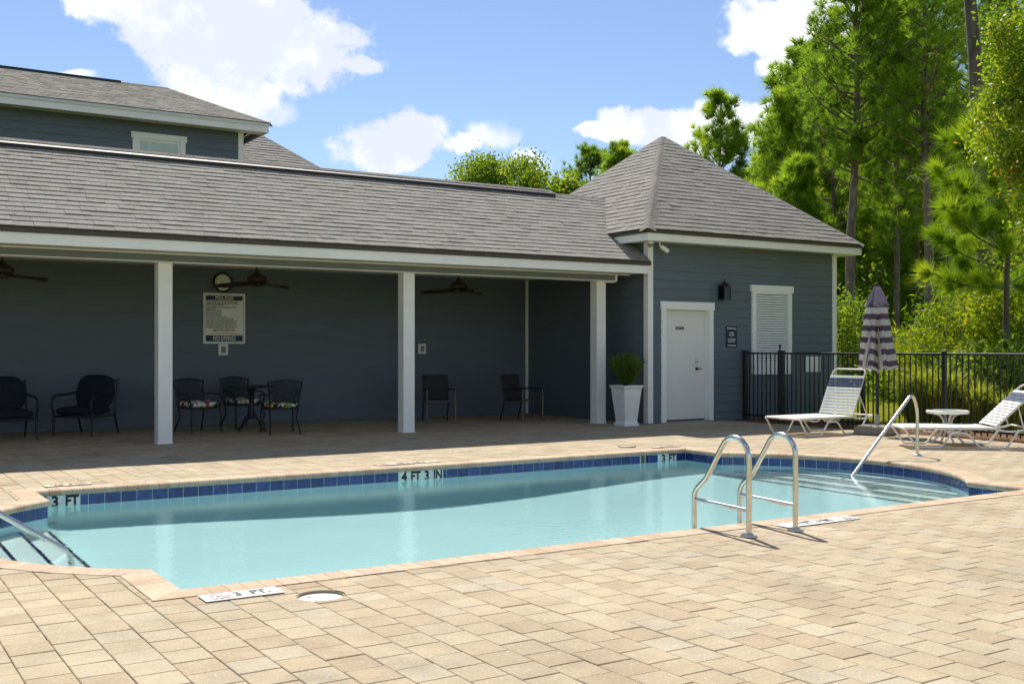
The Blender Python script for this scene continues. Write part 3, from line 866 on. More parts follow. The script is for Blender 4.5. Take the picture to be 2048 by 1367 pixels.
# ------------------------------------------------------------------ bathhouse
BX0, BX1, BY0, BY1 = 12.57, 17.52, 15.15, 20.2
EX0, EX1, EY0, EY1 = 12.20, 17.90, 14.72, 20.62
BEZ = 3.475; AX, AY, AZ = 15.05, 17.67, 5.89
bath = thing('bathhouse', 'square dark slate bathhouse with pointed hip roof and white door', 'bathhouse', (15.05, 17.67, 0))
br_ = MB()
cn = [(EX0, EY0, BEZ - .012), (EX1, EY0, BEZ - .012), (EX1, EY1, BEZ - .012), (EX0, EY1, BEZ - .012)]
for i in range(4): br_.add([cn[i], cn[(i + 1) % 4], (AX, AY, AZ - .012)], [(0, 1, 2)])
broof = obj('roof', br_, UND, bath)
apex = Vector((AX, AY, AZ)); C = [Vector((x, y, BEZ)) for x, y, _ in cn]
tabs = []; normals = []
for i in range(4):
    a, b = C[i], C[(i + 1) % 4]; u = (b - a); Lu = u.length; u.normalize()
    w = apex - a; along = w.dot(u); v = w - u * along; VLb = v.length; normals.append(u.cross(v).normalized())
    if i in (1, 2):    # slopes turned away from the photograph keep a plain course pattern too
        tabs_far = roof_face(broof, a, u, v, lambda q, al=along, Lu=Lu, V=VLb: (al * q / V, Lu - (Lu - al) * q / V), VLb - .05, 30 + i)
        tabs += tabs_far
    else:
        tabs += roof_face(broof, a, u, v, lambda q, al=along, Lu=Lu, V=VLb: (al * q / V, Lu - (Lu - al) * q / V), VLb - .05, 30 + i)
lay(broof, tabs)
for i in range(4): ridge_caps(broof, C[i] + normals[i] * .004, apex, normals[i - 1], normals[i], .14, .16)
def ring(name, x0, x1, y0, y1, t, z0, z1, m, parent, skip=None):
    mb = MB()
    mb.box(x0, x1, y0, y0 + t, z0, z1); mb.box(x0, x1, y1 - t, y1, z0, z1)
    mb.box(x0, x0 + t, y0 + t, y1 - t, z0, z1); mb.box(x1 - t, x1, y0 + t, y1 - t, z0, z1)
    return obj(name, mb, m, parent)
ring('drip_edge', EX0 + .012, EX1 - .012, EY0 + .012, EY1 - .012, .018, 3.407, 3.470, DRIP, bath)
ring('fascia', EX0 + .04, EX1 - .04, EY0 + .04, EY1 - .04, .025, 3.272, 3.405, WHITE, bath)
ring('soffit', EX0 + .066, EX1 - .066, EY0 + .066, EY1 - .066, .42, 3.285, 3.295, CREAM, bath)
DXA, DXB, DZT = 12.98, 14.04, 2.075        # door opening
wf = MB()
wf.box(BX0, DXA - .02, BY0, BY0 + .14, -.06, 3.29); wf.box(DXB + .02, BX1, BY0, BY0 + .14, -.06, 3.29); wf.box(DXA - .02, DXB + .02, BY0, BY0 + .14, DZT + .02, 3.29)
wfo = obj('front_wall', wf, SIDING, bath)
siding(wfo, 'x', BY0, BX0 + .10, BX1 - .10, .008, 3.283, SIDING, -1, [(DXA - .02, DXB + .02, 0, DZT + .02)])
wlo = obj('side_wall', MB().box(BX0, BX0 + .14, BY0 + .142, BY1 - .142, -.06, 3.29), SIDING, bath)
siding(wlo, 'y', BX0, BY0 + .10, 19.05, .008, 3.283, SIDING, -1)
wro = obj('side_wall', MB().box(BX1 - .14, BX1, BY0 + .142, BY1 - .142, -.06, 3.29), SIDING, bath)
siding(wro, 'y', BX1, BY0 + .10, BY1 - .1, .008, 3.283, SIDING, 1)
wko = obj('rear_wall', MB().box(BX0, BX1, BY1 - .14, BY1, -.06, 3.29), SIDING, bath)
siding(wko, 'x', BY1, BX0 + .1, BX1 - .1, .008, 3.283, SIDING, 1)
for (x, y, sx, sy) in ((BX0, BY0, 1, 1), (BX1, BY0, -1, 1), (BX1, BY1, -1, -1), (BX0, BY1, 1, -1)):
    cb = MB()
    xa, xb = sorted((x - sx * .024, x + sx * .098)); ya, yb = sorted((y - sy * .024, y))
    cb.box(xa, xb, ya, yb, .01, 3.284)
    xa, xb = sorted((x - sx * .024, x)); ya, yb = sorted((y, y + sy * .098))
    cb.box(xa, xb, ya, yb, .01, 3.284)
    obj('corner_board', cb, WHITE, bath)
# door frame and recessed door
df = MB()
df.box(DXA - .115, DXA, BY0 - .028, BY0 + .005, .01, DZT + .005); df.box(DXB, DXB + .10, BY0 - .028, BY0 + .005, .01, DZT + .005)
df.box(DXA - .135, DXB + .12, BY0 - .036, BY0 + .005, DZT + .006, DZT + .15)
df.box(DXA - .018, DXA, BY0 + .006, BY0 + .16, .01, DZT); df.box(DXB, DXB + .018, BY0 + .006, BY0 + .16, .01, DZT); df.box(DXA, DXB, BY0 + .006, BY0 + .16, DZT, DZT + .018)
obj('door_frame', df, WHITE, bath)
obj('threshold', MB().box(DXA + .002, DXB - .002, BY0 - .02, BY0 + .12, .0, .022), mat('aluminium_threshold', (.5, .5, .48), .4, .8), bath)
dm = MB().cbox(((DXA + DXB) / 2, BY0 + .125, (.045 + DZT - .004) / 2), (DXB - DXA - .008, .045, DZT - .049), b=.003)
door = obj('door', dm, mat('white_door_paint', (.76, .75, .70), .42, var=.03, nscale=.8, dirt=((.6, .58, .5), .2)), bath)
DKM = mat('dark_hardware', (.10, .085, .07), .35, .8)
yd = BY0 + .1025
lk = MB().lathe([(.032, 0), (.032, -.01), (.028, -.014), (.015, -.02), (.0, -.022)], (13.83, yd, 1.135), 18, axis='y'); obj('deadbolt', lk, STEEL, door)
kn = MB().lathe([(.034, 0), (.034, -.008), (.014, -.012), (.012, -.04), (.0, -.045)], (13.83, yd, .985), 18, axis='y')
kn.tube([(13.83, yd - .036, .985), (13.87, yd - .04, .985), (13.935, yd - .036, .98)], .0085, 8)
obj('lever_handle', kn, DKM, door)
pl_ = obj('name_plate', MB().cbox((13.41, yd - .004, 1.742), (.20, .006, .052), b=.0015), mat('bronze_plate', (.045, .04, .025), .4), door)
text('plate_lettering', 'RESTROOM', .038, (13.405, yd - .0075, 1.742), (R(90), 0, 0), mat('pale_print', (.45, .44, .36), .6), door, bold=.0008, sx=.72)
obj('weather_gap', MB().box(DXA + .004, DXB - .004, BY0 + .12, BY0 + .14, .024, .044), BLACK, bath)
obj('interior_block', MB().box(DXA - .4, DXB + .4, BY0 + .3, BY0 + .32, 0, 2.6), BLACK, bath)
# louvred shutter
LX0, LX1, LZ0, LZ1 = 15.13, 16.215, .86, 2.46
lv = MB(); y0, y1 = BY0 - .05, BY0 + .0
lv.box(LX0, LX0 + .105, y0, y1, LZ0, LZ1); lv.box(LX1 - .105, LX1, y0, y1, LZ0, LZ1)
lv.box(LX0 + .105, LX1 - .105, y0, y1, LZ0, LZ0 + .1); lv.box(LX0 + .105, LX1 - .105, y0, y1, LZ1 - .04, LZ1)
lv.box(LX0 - .035, LX1 + .035, y0 - .012, y1, LZ1, LZ1 + .135)
shut = thing('louvred_shutter', 'white louvred shutter panel on the bathhouse wall, right of the lantern', 'shutter', ((LX0 + LX1) / 2, BY0 - .02, LZ0))
obj('frame', lv, WHITE, shut)
obj('lower_panel', MB().box(LX0 + .106, LX1 - .106, BY0 - .04, BY0 - .001, LZ0 + .101, 1.135), WHITE, shut)
obj('backing', MB().box(LX0 + .106, LX1 - .106, BY0 - .018, BY0 - .017, 1.136, LZ1 - .04), mat('louvre_backing', (.03, .03, .03), .8), shut)
ns = 27; zs = (LZ1 - .045 - 1.14) / ns
sm_ = MB(); w = LX1 - LX0 - .214
sm_.add([(0, 0, 0), (w, 0, 0), (w, .022, zs * .74), (0, .022, zs * .74), (0, -.006, .003), (w, -.006, .003), (w, .016, zs * .74 + .003), (0, .016, zs * .74 + .003)],
        [(0, 3, 2, 1), (4, 5, 6, 7), (0, 1, 5, 4), (2, 3, 7, 6), (0, 4, 7, 3), (1, 2, 6, 5)])
sme = bpy.data.meshes.new('slat'); sme.from_pydata(sm_.v, [], sm_.f); sme.materials.append(WHITE)
for i in range(ns): inst('slat', sme, shut, (LX0 + .107, BY0 - .042, 1.14 + zs * i))
# ------------------------------------------------------------------ house behind
hs = thing('two_storey_house', 'dark blue house with grey hip roof rising behind the pavilion', 'house', (3.0, 26.0, 0))
HY = 24.0; HX1 = 8.02; HZ = 6.27; HX0 = -9
h_w = obj('wall', MB().box(HX0, HX1, HY, HY + 6, 0, HZ + .05), SIDING, hs)
WX0, WX1 = 5.70, 6.63
siding(h_w, 'x', HY, HX0, HX1 - .10, 4.2, HZ, SIDING, -1, [(WX0, WX1, 4.5, 5.9)], exp=.18)
obj('corner_board', MB().box(HX1 - .10, HX1 + .02, HY - .025, HY, 0, HZ), WHITE, hs)
obj('side_corner_board', MB().box(HX1, HX1 + .02, HY, HY + .1, 0, HZ), WHITE, hs)
EY = HY - .48; EXR = 8.50
obj('fascia', MB().box(HX0, EXR - .02, EY + .02, EY + .045, 6.235, 6.41), WHITE, hs)
obj('gutter_edge', MB().box(HX0, EXR, EY - .003, EY + .019, 6.375, 6.44), mat('pale_drip', (.66, .66, .64), .5), hs)
obj('side_fascia', MB().box(EXR - .045, EXR - .02, EY + .046, 30.0, 6.235, 6.41), WHITE, hs)
obj('soffit', MB().box(HX0, EXR - .046, EY + .046, HY - .001, 6.262, 6.272), CREAM, hs)
HRY, HRZ, HRX = 26.55, 7.66, 7.05
hr = MB()
A_ = Vector((HX0, EY, 6.45)); B_ = Vector((EXR, EY, 6.45)); R0 = Vector((HX0, HRY, HRZ)); R1 = Vector((HRX, HRY, HRZ))
hr.add([A_, B_, R1, R0], [(0, 1, 2, 3)]); hr.add([B_, (EXR, 29.6, 6.45), R1], [(0, 1, 2)]); hr.add([(HX0, 29.6, 6.45), (EXR, 29.6, 6.45), R1, R0], [(0, 3, 2, 1)])
hro = obj('roof', hr, UND, hs)
v = R0 - A_; Vh = v.length
lay(hro, roof_face(hro, A_ + Vector((10, 0, 0)), (1, 0, 0), v, lambda q: (0, (EXR + (HRX - EXR) * q / Vh) - HX0 - 10), Vh - .03, 71, .145))
hn = Vector((0, -(HRZ - 6.45), HRY - EY)).normalized()
ridge_caps(hro, (HX0 + 10, HRY, HRZ + .015), (HRX, HRY, HRZ + .015), hn, Vector((0, -hn.y, hn.z)), .2, .15)
hsn = (Vector((EXR, 29.6, 6.45)) - B_).cross(R1 - B_).normalized()
if hsn.z < 0: hsn = -hsn
ridge_caps(hro, B_ + Vector((0, 0, .01)), R1, hn, hsn, .2, .15)
obj('ridge_vent', MB().box(HX0 + 10, 5.9, HRY - .17, HRY - .14, HRZ - .06, HRZ + .005), DARKTRIM, hro)
# wider rear roof slope that shows past the corner
q0, q1 = Vector((10.75, 25.47, 5.80)), Vector((8.30, 28.6, 8.05))
base_z = 4.6; ey2 = 25.47 - (5.80 - base_z) / .7; exx = 10.75 + (25.47 - ey2) * .78
rr_ = MB(); Rb = Vector((1.0, ey2, base_z)); Rc = Vector((exx, ey2, base_z)); Rd = Vector((1.0, 28.6, base_z + (28.6 - ey2) * .7))
Re = Vector((8.30, 28.6, Rd.z))
rr_.add([Rb, Rc, Re, Rd], [(0, 1, 2, 3)]); rr_.add([Rc, (exx, 33, base_z), Re], [(0, 1, 2)])
rro = obj('rear_roof', rr_, UND, hs)
v = Rd - Rb; Vr = v.length
ob = Vector((7.6, ey2, base_z))
tabs = roof_face(rro, ob, (1, 0, 0), v, lambda q: (0, exx + (8.30 - exx) * q / Vr - 7.6), Vr - .03, 72, .145)
lay(rro, tabs, 120)
rn = Vector((0, -.7, 1)).normalized(); rn2 = (Vector((0, 33 - ey2, 0))).cross(Re - Rc).normalized()
if rn2.z < 0: rn2 = -rn2
ridge_caps(rro, Rc + Vector((0, 0, .01)), Re, rn, rn2, .2, .15)
obj('rear_wall', MB().box(1.0, exx - .5, ey2 + .5, 32.5, 0, base_z + .2), SIDING, hs)
# window
win = MB()
win.box(WX0 - .10, WX0, HY - .03, HY + .02, 4.5, 5.9); win.box(WX1, WX1 + .10, HY - .03, HY + .02, 4.5, 5.9); win.box(WX0 - .13, WX1 + .13, HY - .04, HY + .02, 5.9, 6.03)
wo = obj('window', win, WHITE, hs)
wi = MB(); wi.box(WX0, WX0 + .055, HY - .012, HY + .02, 4.5, 5.9); wi.box(WX1 - .055, WX1, HY - .012, HY + .02, 4.5, 5.9); wi.box(WX0 + .055, WX1 - .055, HY - .012, HY + .02, 5.845, 5.9)
obj('sash', wi, PLASTIC, wo)
def glass_mat(name, col, rough=.05):
    m = bpy.data.materials.new(name); nt, N, L, b = nodes_of(m)
    b.inputs['Base Color'].default_value = (*col, 1); b.inputs['Roughness'].default_value = rough; b.inputs['Specular IOR Level'].default_value = .6
    n = N.new('ShaderNodeTexNoise'); n.inputs['Scale'].default_value = 2.5
    r = ramp(N, [(.3, tuple(v * .8 for v in col)), (.7, col)]); L.new(n.outputs['Fac'], r.inputs['Fac']); L.new(r.outputs[0], b.inputs['Base Color'])
    return m
obj('pane', MB().box(WX0 + .055, WX1 - .055, HY - .009, HY - .004, 4.5, 5.845), glass_mat('pale_window_glass', (.60, .66, .54)), wo)  # pale green tone given to the window glass
# ------------------------------------------------------------------ small fittings of the buildings
CHAIRBLK = mat('black_cast_metal', (.014, .016, .018), .42, var=.15, spec=.5)
NAVY = mat('navy_fabric', (.010, .015, .027), .9, var=.15, nscale=20, bump=.2, bscale=200)
BRONZE = mat('bronze_metal', (.055, .042, .034), .45, .3, var=.1)
FANWOOD = mat('dark_walnut_blade', (.045, .026, .018), .5, var=.25, nscale=6, stretch=(1, 8, 1))
def fan(x, label):
    t = thing('ceiling_fan', label, 'ceiling fan', (x, 17.4, 2.35), R(14), 'ceiling fans in the pavilion')
    obj('downrod', MB().tube([(0, 0, .30), (0, 0, .449)], .014, 10), BRONZE, t, True)
    obj('canopy', MB().lathe([(.02, .40), (.06, .425), (.065, .449)], n=18), BRONZE, t, True)
    obj('motor', MB().lathe([(.02, .31), (.05, .27), (.13, .225), (.16, .19), (.165, .15), (.15, .115), (.09, .095), (.085, .08)], n=28), BRONZE, t, True)
    obj('light_cap', MB().lathe([(.10, .094), (.11, .07), (.09, .045), (.0, .035)], n=24), mat('smoked_cap', (.05, .04, .03), .25), t, True)
    for k in range(3):
        a = R(8 + 120 * k); b = MB(); n = 12; top = []; bot = []
        for i in range(n + 1):
            q = i / n; r = .10 + .62 * q; w = .045 + .035 * math.sin(math.pi * min(1, q * 1.15)) - (.05 * max(0, q - .75) / .25)
            dr = -.045 * q; tl = .030
            for sgn, l in ((1, top), (-1, bot)):
                l.append((r * math.cos(a) - sgn * w * math.sin(a), r * math.sin(a) + sgn * w * math.cos(a), .10 + dr + sgn * tl))
        vs = [p for pr_ in zip(top, bot) for p in pr_] ; m = len(vs)
        vs2 = vs + [(p[0], p[1], p[2] - .008) for p in vs]
        fs = []
        for i in range(n):
            q = 2 * i; fs += [(q, q + 1, q + 3, q + 2), (m + q, m + q + 2, m + q + 3, m + q + 1), (q, q + 2, m + q + 2, m + q), (q + 1, m + q + 1, m + q + 3, q + 3)]
        fs += [(0, m, m + 1, 1), (m - 2, m - 1, 2 * m - 1, 2 * m - 2)]
        b.add(vs2, fs); obj('blade', b, FANWOOD, t, True)
    return t
fan(2.21, 'dark three-blade ceiling fan cut by the picture edge, above the navy chairs')
fan(6.06, 'dark three-blade ceiling fan whose blades cross the wall clock')
fan(9.92, 'dark three-blade ceiling fan above the two sling chairs')
# wall clock
YW = 19.10
ck = thing('wall_clock', 'round black rimmed wall clock with cream face above the pool rules sign', 'clock', (6.02, YW, 2.545))
obj('rim', MB().lathe([(.15, 0), (.178, -.008), (.182, -.03), (.17, -.045), (.146, -.04), (.143, -.015)], n=40, axis='y'), CHAIRBLK, ck, True)
face = obj('face', MB().lathe([(.145, -.004), (.145, -.016)], n=40, axis='y'), mat('clock_face', (.82, .80, .68), .5, var=.04), ck, True)
for h in range(1, 13):
    a = R(90 - 30 * h); text('numeral', str(h), .042, (.115 * math.cos(a), -.0175, .115 * math.sin(a)), (R(90), 0, 0), LETTER, face, local=True, bold=.0008)
for ang, ln, w in ((60, .085, .005), (157, .06, .006)):
    a = R(ang); rot = Matrix.Rotation(-a, 3, 'Y')
    obj('hand', MB().cbox((ln / 2 * math.cos(a), -.0205, ln / 2 * math.sin(a)), (ln, .002, w), rot), LETTER, ck, True)
# pool rules sign
SIGNW = mat('sign_cream', (.80, .79, .70), .5, var=.02)
SIGNN = mat('sign_navy', (.010, .020, .055), .45, var=.05)
SIGNR = mat('sign_red', (.30, .02, .03), .5)
sg = thing('pool_rules_sign', 'cream pool rules sign with navy title and no diving bar under the clock', 'sign', (6.05, YW, 1.90))
obj('board', MB().cbox((0, -.01, 0), (.76, .008, .90), b=.003), SIGNW, sg, True)
fr = MB()
for (x0, x1, z0, z1) in ((-.38, .38, .438, .45), (-.38, .38, -.45, -.438), (-.38, -.368, -.438, .438), (.368, .38, -.438, .438)): fr.box(x0, x1, -.02, -.0142, z0, z1)
obj('rim', fr, WHITE, sg, True)
fl = MB()
for (x0, x1, z0, z1) in ((-.352, .352, .418, .422), (-.352, .352, -.424, -.42), (-.352, -.348, -.42, .418), (.348, .352, -.42, .418)): fl.box(x0, x1, -.0156, -.0142, z0, z1)
obj('border_line', fl, LETTER, sg, True)
obj('title_bar', MB().box(-.335, .335, -.0158, -.0142, .325, .405), SIGNN, sg, True)
text('title', 'POOL RULES', .085, (0, -.0165, .366), (R(90), 0, 0), SIGNW, sg, local=True, bold=.0015, sx=.68)
lines = [('NO FOOD OR BEVERAGES IN POOL OR ON POOL WET DECK', .300), ('COMMERCIALLY BOTTLED WATER IS ALLOWED ON THE POOL WET DECK', .267), ('FOR POOL PATRON HYDRATION', .238),
         ('NO GLASS OR ANIMALS IN THE FENCED POOL AREA OR 50FT FROM', .200), ('UNFENCED POOL', .170), ('BATHING LOAD: 33 PERSONS', .137), ('POOL HOURS: 7:00AM - DUSK', .100), ('SHOWER BEFORE ENTERING', .063),
         ('DO NOT SWALLOW THE POOL WATER', .026), ('DO NOT USE POOL IF YOU ARE ILL WITH DIARRHEA', -.012), ('CHILDREN UNDER THE AGE OF 12 MUST BE ACCOMPANIED BY AN ADULT', -.050),
         ('INFANTS UNDER THE AGE OF 3 MUST WEAR SWIMMING DIAPERS IN POOL', -.088), ('NO RUNNING OR HORSEPLAY IN OR AROUND POOL AREA', -.126), ('NO LIFEGUARD PRESENT SWIM AT YOUR OWN RISK', -.162)]
for tx, z in lines:
    n_ = len(tx); sx = min(.66, .655 / (n_ * .0295 * .62 / .66 + 1e-6) * .60)
    text('rule_line', tx, .034, (-.333, -.0165, z), (R(90), 0, 0), LETTER, sg, 'LEFT', .0007, min(.62, .66 / (n_ * .0228)), local=True)
text('depth_line', 'MAX POOL DEPTH 4FT.', .062, (0, -.0165, -.212), (R(90), 0, 0), SIGNR, sg, local=True, bold=.0012, sx=.62)
text('warning_line', 'FAILURE TO COMPLY WILL RESULT IN LOSS OF POOL PRIVILEGES', .03, (0, -.0165, -.27), (R(90), 0, 0), SIGNR, sg, local=True, sx=.56)
obj('bottom_bar', MB().box(-.335, .335, -.0158, -.0142, -.408, -.300), SIGNN, sg, True)
text('no_diving', 'NO DIVING!', .115, (0, -.0165, -.355), (R(90), 0, 0), SIGNW, sg, local=True, bold=.002, sx=.64)
def wallbox(x, z, label):
    t = thing('wall_plate', label, 'outlet', (x, YW, z), group='wall plates on the pavilion wall')
    obj('plate', MB().cbox((0, -.012, 0), (.175, .016, .20), b=.006), PLASTIC, t, True)
    obj('cover', MB().cbox((0, -.026, 0), (.085, .014, .12), b=.005), mat('grey_cover', (.22, .22, .21), .5), t, True)
wallbox(6.03, 1.345, 'white wall plate with grey cover directly below the pool rules sign')
wallbox(10.04, 1.36, 'white wall plate with grey cover on the bare wall by the second post')
# wall lantern
lt = thing('wall_lantern', 'dark wall lantern with glass sides right of the white door', 'lantern', (14.33, BY0 - .016, 2.28))
obj('back_plate', MB().cbox((0, -.008, .16), (.12, .014, .26), b=.004), BLACK, lt, True)
obj('arm', MB().tube([(0, -.01, .27), (0, -.06, .30), (0, -.10, .31)], .012, 8), BLACK, lt, True)
cg = MB()
for sx in (-1, 1):
    for sy in (-1, 1): cg.cbox((sx * .075, -.105 + sy * .075, .125), (.016, .016, .25))
cg.cbox((0, -.105, .008), (.175, .175, .016)); cg.cbox((0, -.105, .245), (.175, .175, .014))
obj('cage', cg, BLACK, lt, True)
cp = MB().lathe([(.145, .252), (.11, .29), (.05, .325), (.03, .33), (.028, .35), (.014, .365), (.012, .385), (.0, .395)], (0, -.105, 0), 4, False)
obj('cap', cp, BLACK, lt, True)
def clear_glass(name, tint=(.9, .93, .9)):
    m = bpy.data.materials.new(name); m.use_nodes = True; nt = m.node_tree; N = nt.nodes; L = nt.links; N.clear()
    out = N.new('ShaderNodeOutputMaterial'); tr = N.new('ShaderNodeBsdfTransparent'); tr.inputs[0].default_value = (*tint, 1)
    gl = N.new('ShaderNodeBsdfGlossy'); gl.inputs['Roughness'].default_value = .05; fz = N.new('ShaderNodeFresnel'); fz.inputs[0].default_value = 1.5
    mx = N.new('ShaderNodeMixShader'); L.new(fz.outputs[0], mx.inputs[0]); L.new(tr.outputs[0], mx.inputs[1]); L.new(gl.outputs[0], mx.inputs[2]); L.new(mx.outputs[0], out.inputs[0])
    return m
CLEAR = clear_glass('lantern_glass')
for sx, sy in ((0, -1), (-1, 0), (1, 0)):
    pb = MB().cbox((sx * .075, -.105 + sy * .075, .127), (.003 if sx else .134, .003 if sy else .134, .22)); obj('pane', pb, CLEAR, lt, True)
obj('bulb', MB().lathe([(.012, .05), (.016, .07), (.02, .10), (.016, .15), (.0, .175)], (0, -.105, 0), 14), PLASTIC, lt, True)
obj('socket', MB().lathe([(.02, .016), (.016, .05)], (0, -.105, 0), 12), BLACK, lt, True)
# navy notice beside the door
nn = thing('private_pool_notice', 'small navy notice with white lettering between the door and the louvred shutter', 'sign', (14.605, BY0 - .018, 1.585))
obj('board', MB().cbox((0, -.004, 0), (.285, .006, .40), b=.002), SIGNN, nn, True)
for tx, z, sz in (('PRIVATE POOL', .16, .052), ('OWNER', .075, .040), ('RESIDENTS', .033, .040), ('&', -.01, .034), ('ACCOMPANIED', -.05, .040), ('GUESTS ONLY', -.092, .040), ('NO TRESPASSING', -.165, .038)):
    text('lettering', tx, sz, (0, -.0078, z), (R(90), 0, 0), SIGNW, nn, local=True, bold=.0009, sx=.70)
tag(obj('white_notice', MB().cbox((16.83, BY0 - .022, 1.05), (.46, .008, .31), b=.002), PLASTIC), 'plain white notice on the wall seen through the fence pickets', 'sign')
# dome camera and flood camera under the eave corner
dc = thing('dome_camera', 'small dome camera under the bathhouse eave, left of the corner board', 'camera', (12.50, 15.00, 3.21))
obj('base', MB().lathe([(.055, .03), (.055, .075)], n=20), PLASTIC, dc, True); obj('dome', MB().lathe([(.0, -.04), (.03, -.03), (.05, 0), (.055, .03)], n=20), mat('smoked_dome', (.25, .24, .23), .15), dc, True)
fc = thing('bullet_camera', 'white bullet camera on a bracket right of the corner board', 'camera', (12.72, 15.00, 3.20))
obj('bracket', MB().tube([(0, 0, .085), (0, 0, .02), (.03, -.02, -.02)], .018, 10), PLASTIC, fc, True)
obj('housing', MB().cbox((.07, -.05, -.045), (.17, .075, .075), Euler((R(0), R(35), R(-30))).to_matrix(), .012), PLASTIC, fc, True)
# planter with shrub
pt = thing('tapered_planter', 'tall white tapered planter pot standing beside the last post', 'planter', (11.99, 15.05, 0), R(0))
def sq(z, w): return [(-w, -w, z), (w, -w, z), (w, w, z), (-w, w, z)]
prof = [(0, .158), (.035, .158), (.05, .148), (.075, .134), (.60, .186), (.64, .189), (.665, .198), (.69, .216), (.715, .216), (.715, .196), (.64, .180)]
pm_ = MB(); pm_.v = [p for z, w in prof for p in sq(z, w)]
for i in range(len(prof) - 1):
    for k in range(4): pm_.f.append((i * 4 + k, i * 4 + (k + 1) % 4, i * 4 + 4 + (k + 1) % 4, i * 4 + 4 + k)); pm_.sm.append(False)
obj('pot', pm_, PLASTIC, pt, True)
for k in range(4):
    rot = Matrix.Rotation(R(90 * k), 4, 'Z')
    for z0, z1 in ((.13, .31), (.345, .57)):
        w0 = .134 + (z0 - .075) / .525 * .052; w1 = .134 + (z1 - .075) / .525 * .052
        fr_ = MB(); t_ = .014; a0, a1 = w0 * .62, w1 * .66
        for (xa0, xa1, xb0, xb1, za, zb) in ((-a0, -a0 + t_, -a1, -a1 + t_, z0, z1), (a0 - t_, a0, a1 - t_, a1, z0, z1)):
            fr_.add([rot @ Vector(p) for p in ((xa0, -w0 - .005, za), (xa1, -w0 - .005, za), (xb1, -w1 - .005, zb), (xb0, -w1 - .005, zb), (xa0, -w0 + .01, za), (xa1, -w0 + .01, za), (xb1, -w1 + .01, zb), (xb0, -w1 + .01, zb))],
                    [(0, 1, 2, 3), (0, 3, 7, 4), (1, 5, 6, 2)])
        for zz, aa, wq in ((z0, a0, w0), (z1 - t_, a1, w1)):
            fr_.add([rot @ Vector(p) for p in ((-aa, -wq - .006, zz), (aa, -wq - .006, zz), (aa, -wq - .006, zz + t_), (-aa, -wq - .006, zz + t_), (-aa, -wq + .01, zz), (aa, -wq + .01, zz), (aa, -wq + .01, zz + t_), (-aa, -wq + .01, zz + t_))],
                    [(0, 1, 2, 3), (3, 2, 6, 7), (0, 4, 5, 1)])
        obj('panel_moulding', fr_, PLASTIC, pt, True)
obj('soil', MB().box(-.185, .185, -.185, .185, .64, .665), MULCH, pt, True)

# ------------------------------------------------------------------ fence and gate
FX = 14.9; FT = 1.27
fe = thing('pool_fence', 'black metal picket fence along the right side of the pool deck', 'fence', (FX, 9.0, 0))
posts = [14.10, 12.28, 10.70, 8.88, 7.06, 5.24, 3.42]
def post(y, w=.055, par=fe, h=FT + .045):
    o = obj('post', MB().cbox((FX, y, h / 2 - .02), (w, w, h + .04), b=.003), BLACK, par)
    obj('post_cap', MB().cbox((FX, y, h + .008), (w + .012, w + .012, .016), b=.004), BLACK, o)
for y in posts: post(y, .062)
pk = MB().cbox((0, 0, FT / 2 + .015), (.017, .017, FT - .03)); pme = bpy.data.meshes.new('picket'); pme.from_pydata([tuple(v) for v in pk.v], [], pk.f); pme.materials.append(BLACK)
for a, b in zip(posts[1:], posts[:-1]):
    k = round((b - a) / .108)
    for i in range(1, k): inst('picket', pme, fe, (FX, a + (b - a) * i / k, 0))
    for z in (FT + .005, .10): obj('rail', MB().cbox((FX, (a + b) / 2, z), (.034, b - a - .06, .034), b=.003), BLACK, fe)
gt = thing('pool_gate', 'black metal picket gate between the bathhouse wall and the fence', 'gate', (FX, 14.6, 0))
post(15.06, .075, gt); post(14.19, .05, gt)
for i in range(1, 8): inst('picket', pme, gt, (FX, 14.19 + (15.06 - 14.19) * i / 8, 0))
for z in (FT + .005, .10): obj('rail', MB().cbox((FX, 14.625, z), (.034, .79, .034), b=.003), BLACK, gt)
la = MB().tube([(FX - .035, 14.14, .95), (FX - .035, 14.14, FT + .10)], .015, 10); la.lathe([(.0, FT + .17), (.02, FT + .165), (.028, FT + .145), (.02, FT + .12), (.015, FT + .10)], (FX - .035, 14.14, 0), 12)
obj('latch', la, BLACK, gt)

# ------------------------------------------------------------------ pool ladder, handrails
def bend(pts, r=.06, n=6):
    """polyline with rounded corners"""
    P = [Vector(p) for p in pts]; o = [P[0]]
    for a, b, c in zip(P[:-2], P[1:-1], P[2:]):
        rr = min(r, (a - b).length * .45, (c - b).length * .45)
        p, q = b + (a - b).normalized() * rr, b + (c - b).normalized() * rr
        for i in range(n + 1):
            t = i / n; o.append(p * (1 - t) ** 2 + b * 2 * t * (1 - t) + q * t * t)
    o.append(P[-1]); return o
ld = thing('pool_ladder', 'stainless steel pool ladder with two arched grab rails at the near pool edge', 'ladder', (5.88, 5.67, 0))
for x in (5.645, 6.125):
    arc = [(x, 5.67, 0), (x, 5.67, .56)]
    cy, cz, rr = 5.67 + .145, .565, .145
    for i in range(1, 14):
        a = R(180 - 150 * i / 13); arc.append((x, cy + rr * math.cos(a), cz + rr * math.sin(a)))
    arc += [(x, 6.12, .375), (x, 6.215, .295)]
    for i in range(1, 6): arc.append((x, 6.215 + .035 * math.sin(R(18 * i)), .295 - .05 * i / 5 * 1.6))
    arc += [(x, 6.252, .1), (x, 6.252, -1.0)]
    rail = obj('grab_rail', MB().tube(arc, .0205, 14), STEEL, ld)
    obj('brace', MB().tube([(x, 5.672, .19), (x, 6.25, .205)], .0165, 12), STEEL, rail)
    obj('flange', MB().lathe([(.062, .004), (.060, .012), (.045, .022), (.026, .03), (.022, .03)], (x, 5.67, 0), 20), mat('flange_plastic', (.55, .55, .48), .4), rail)
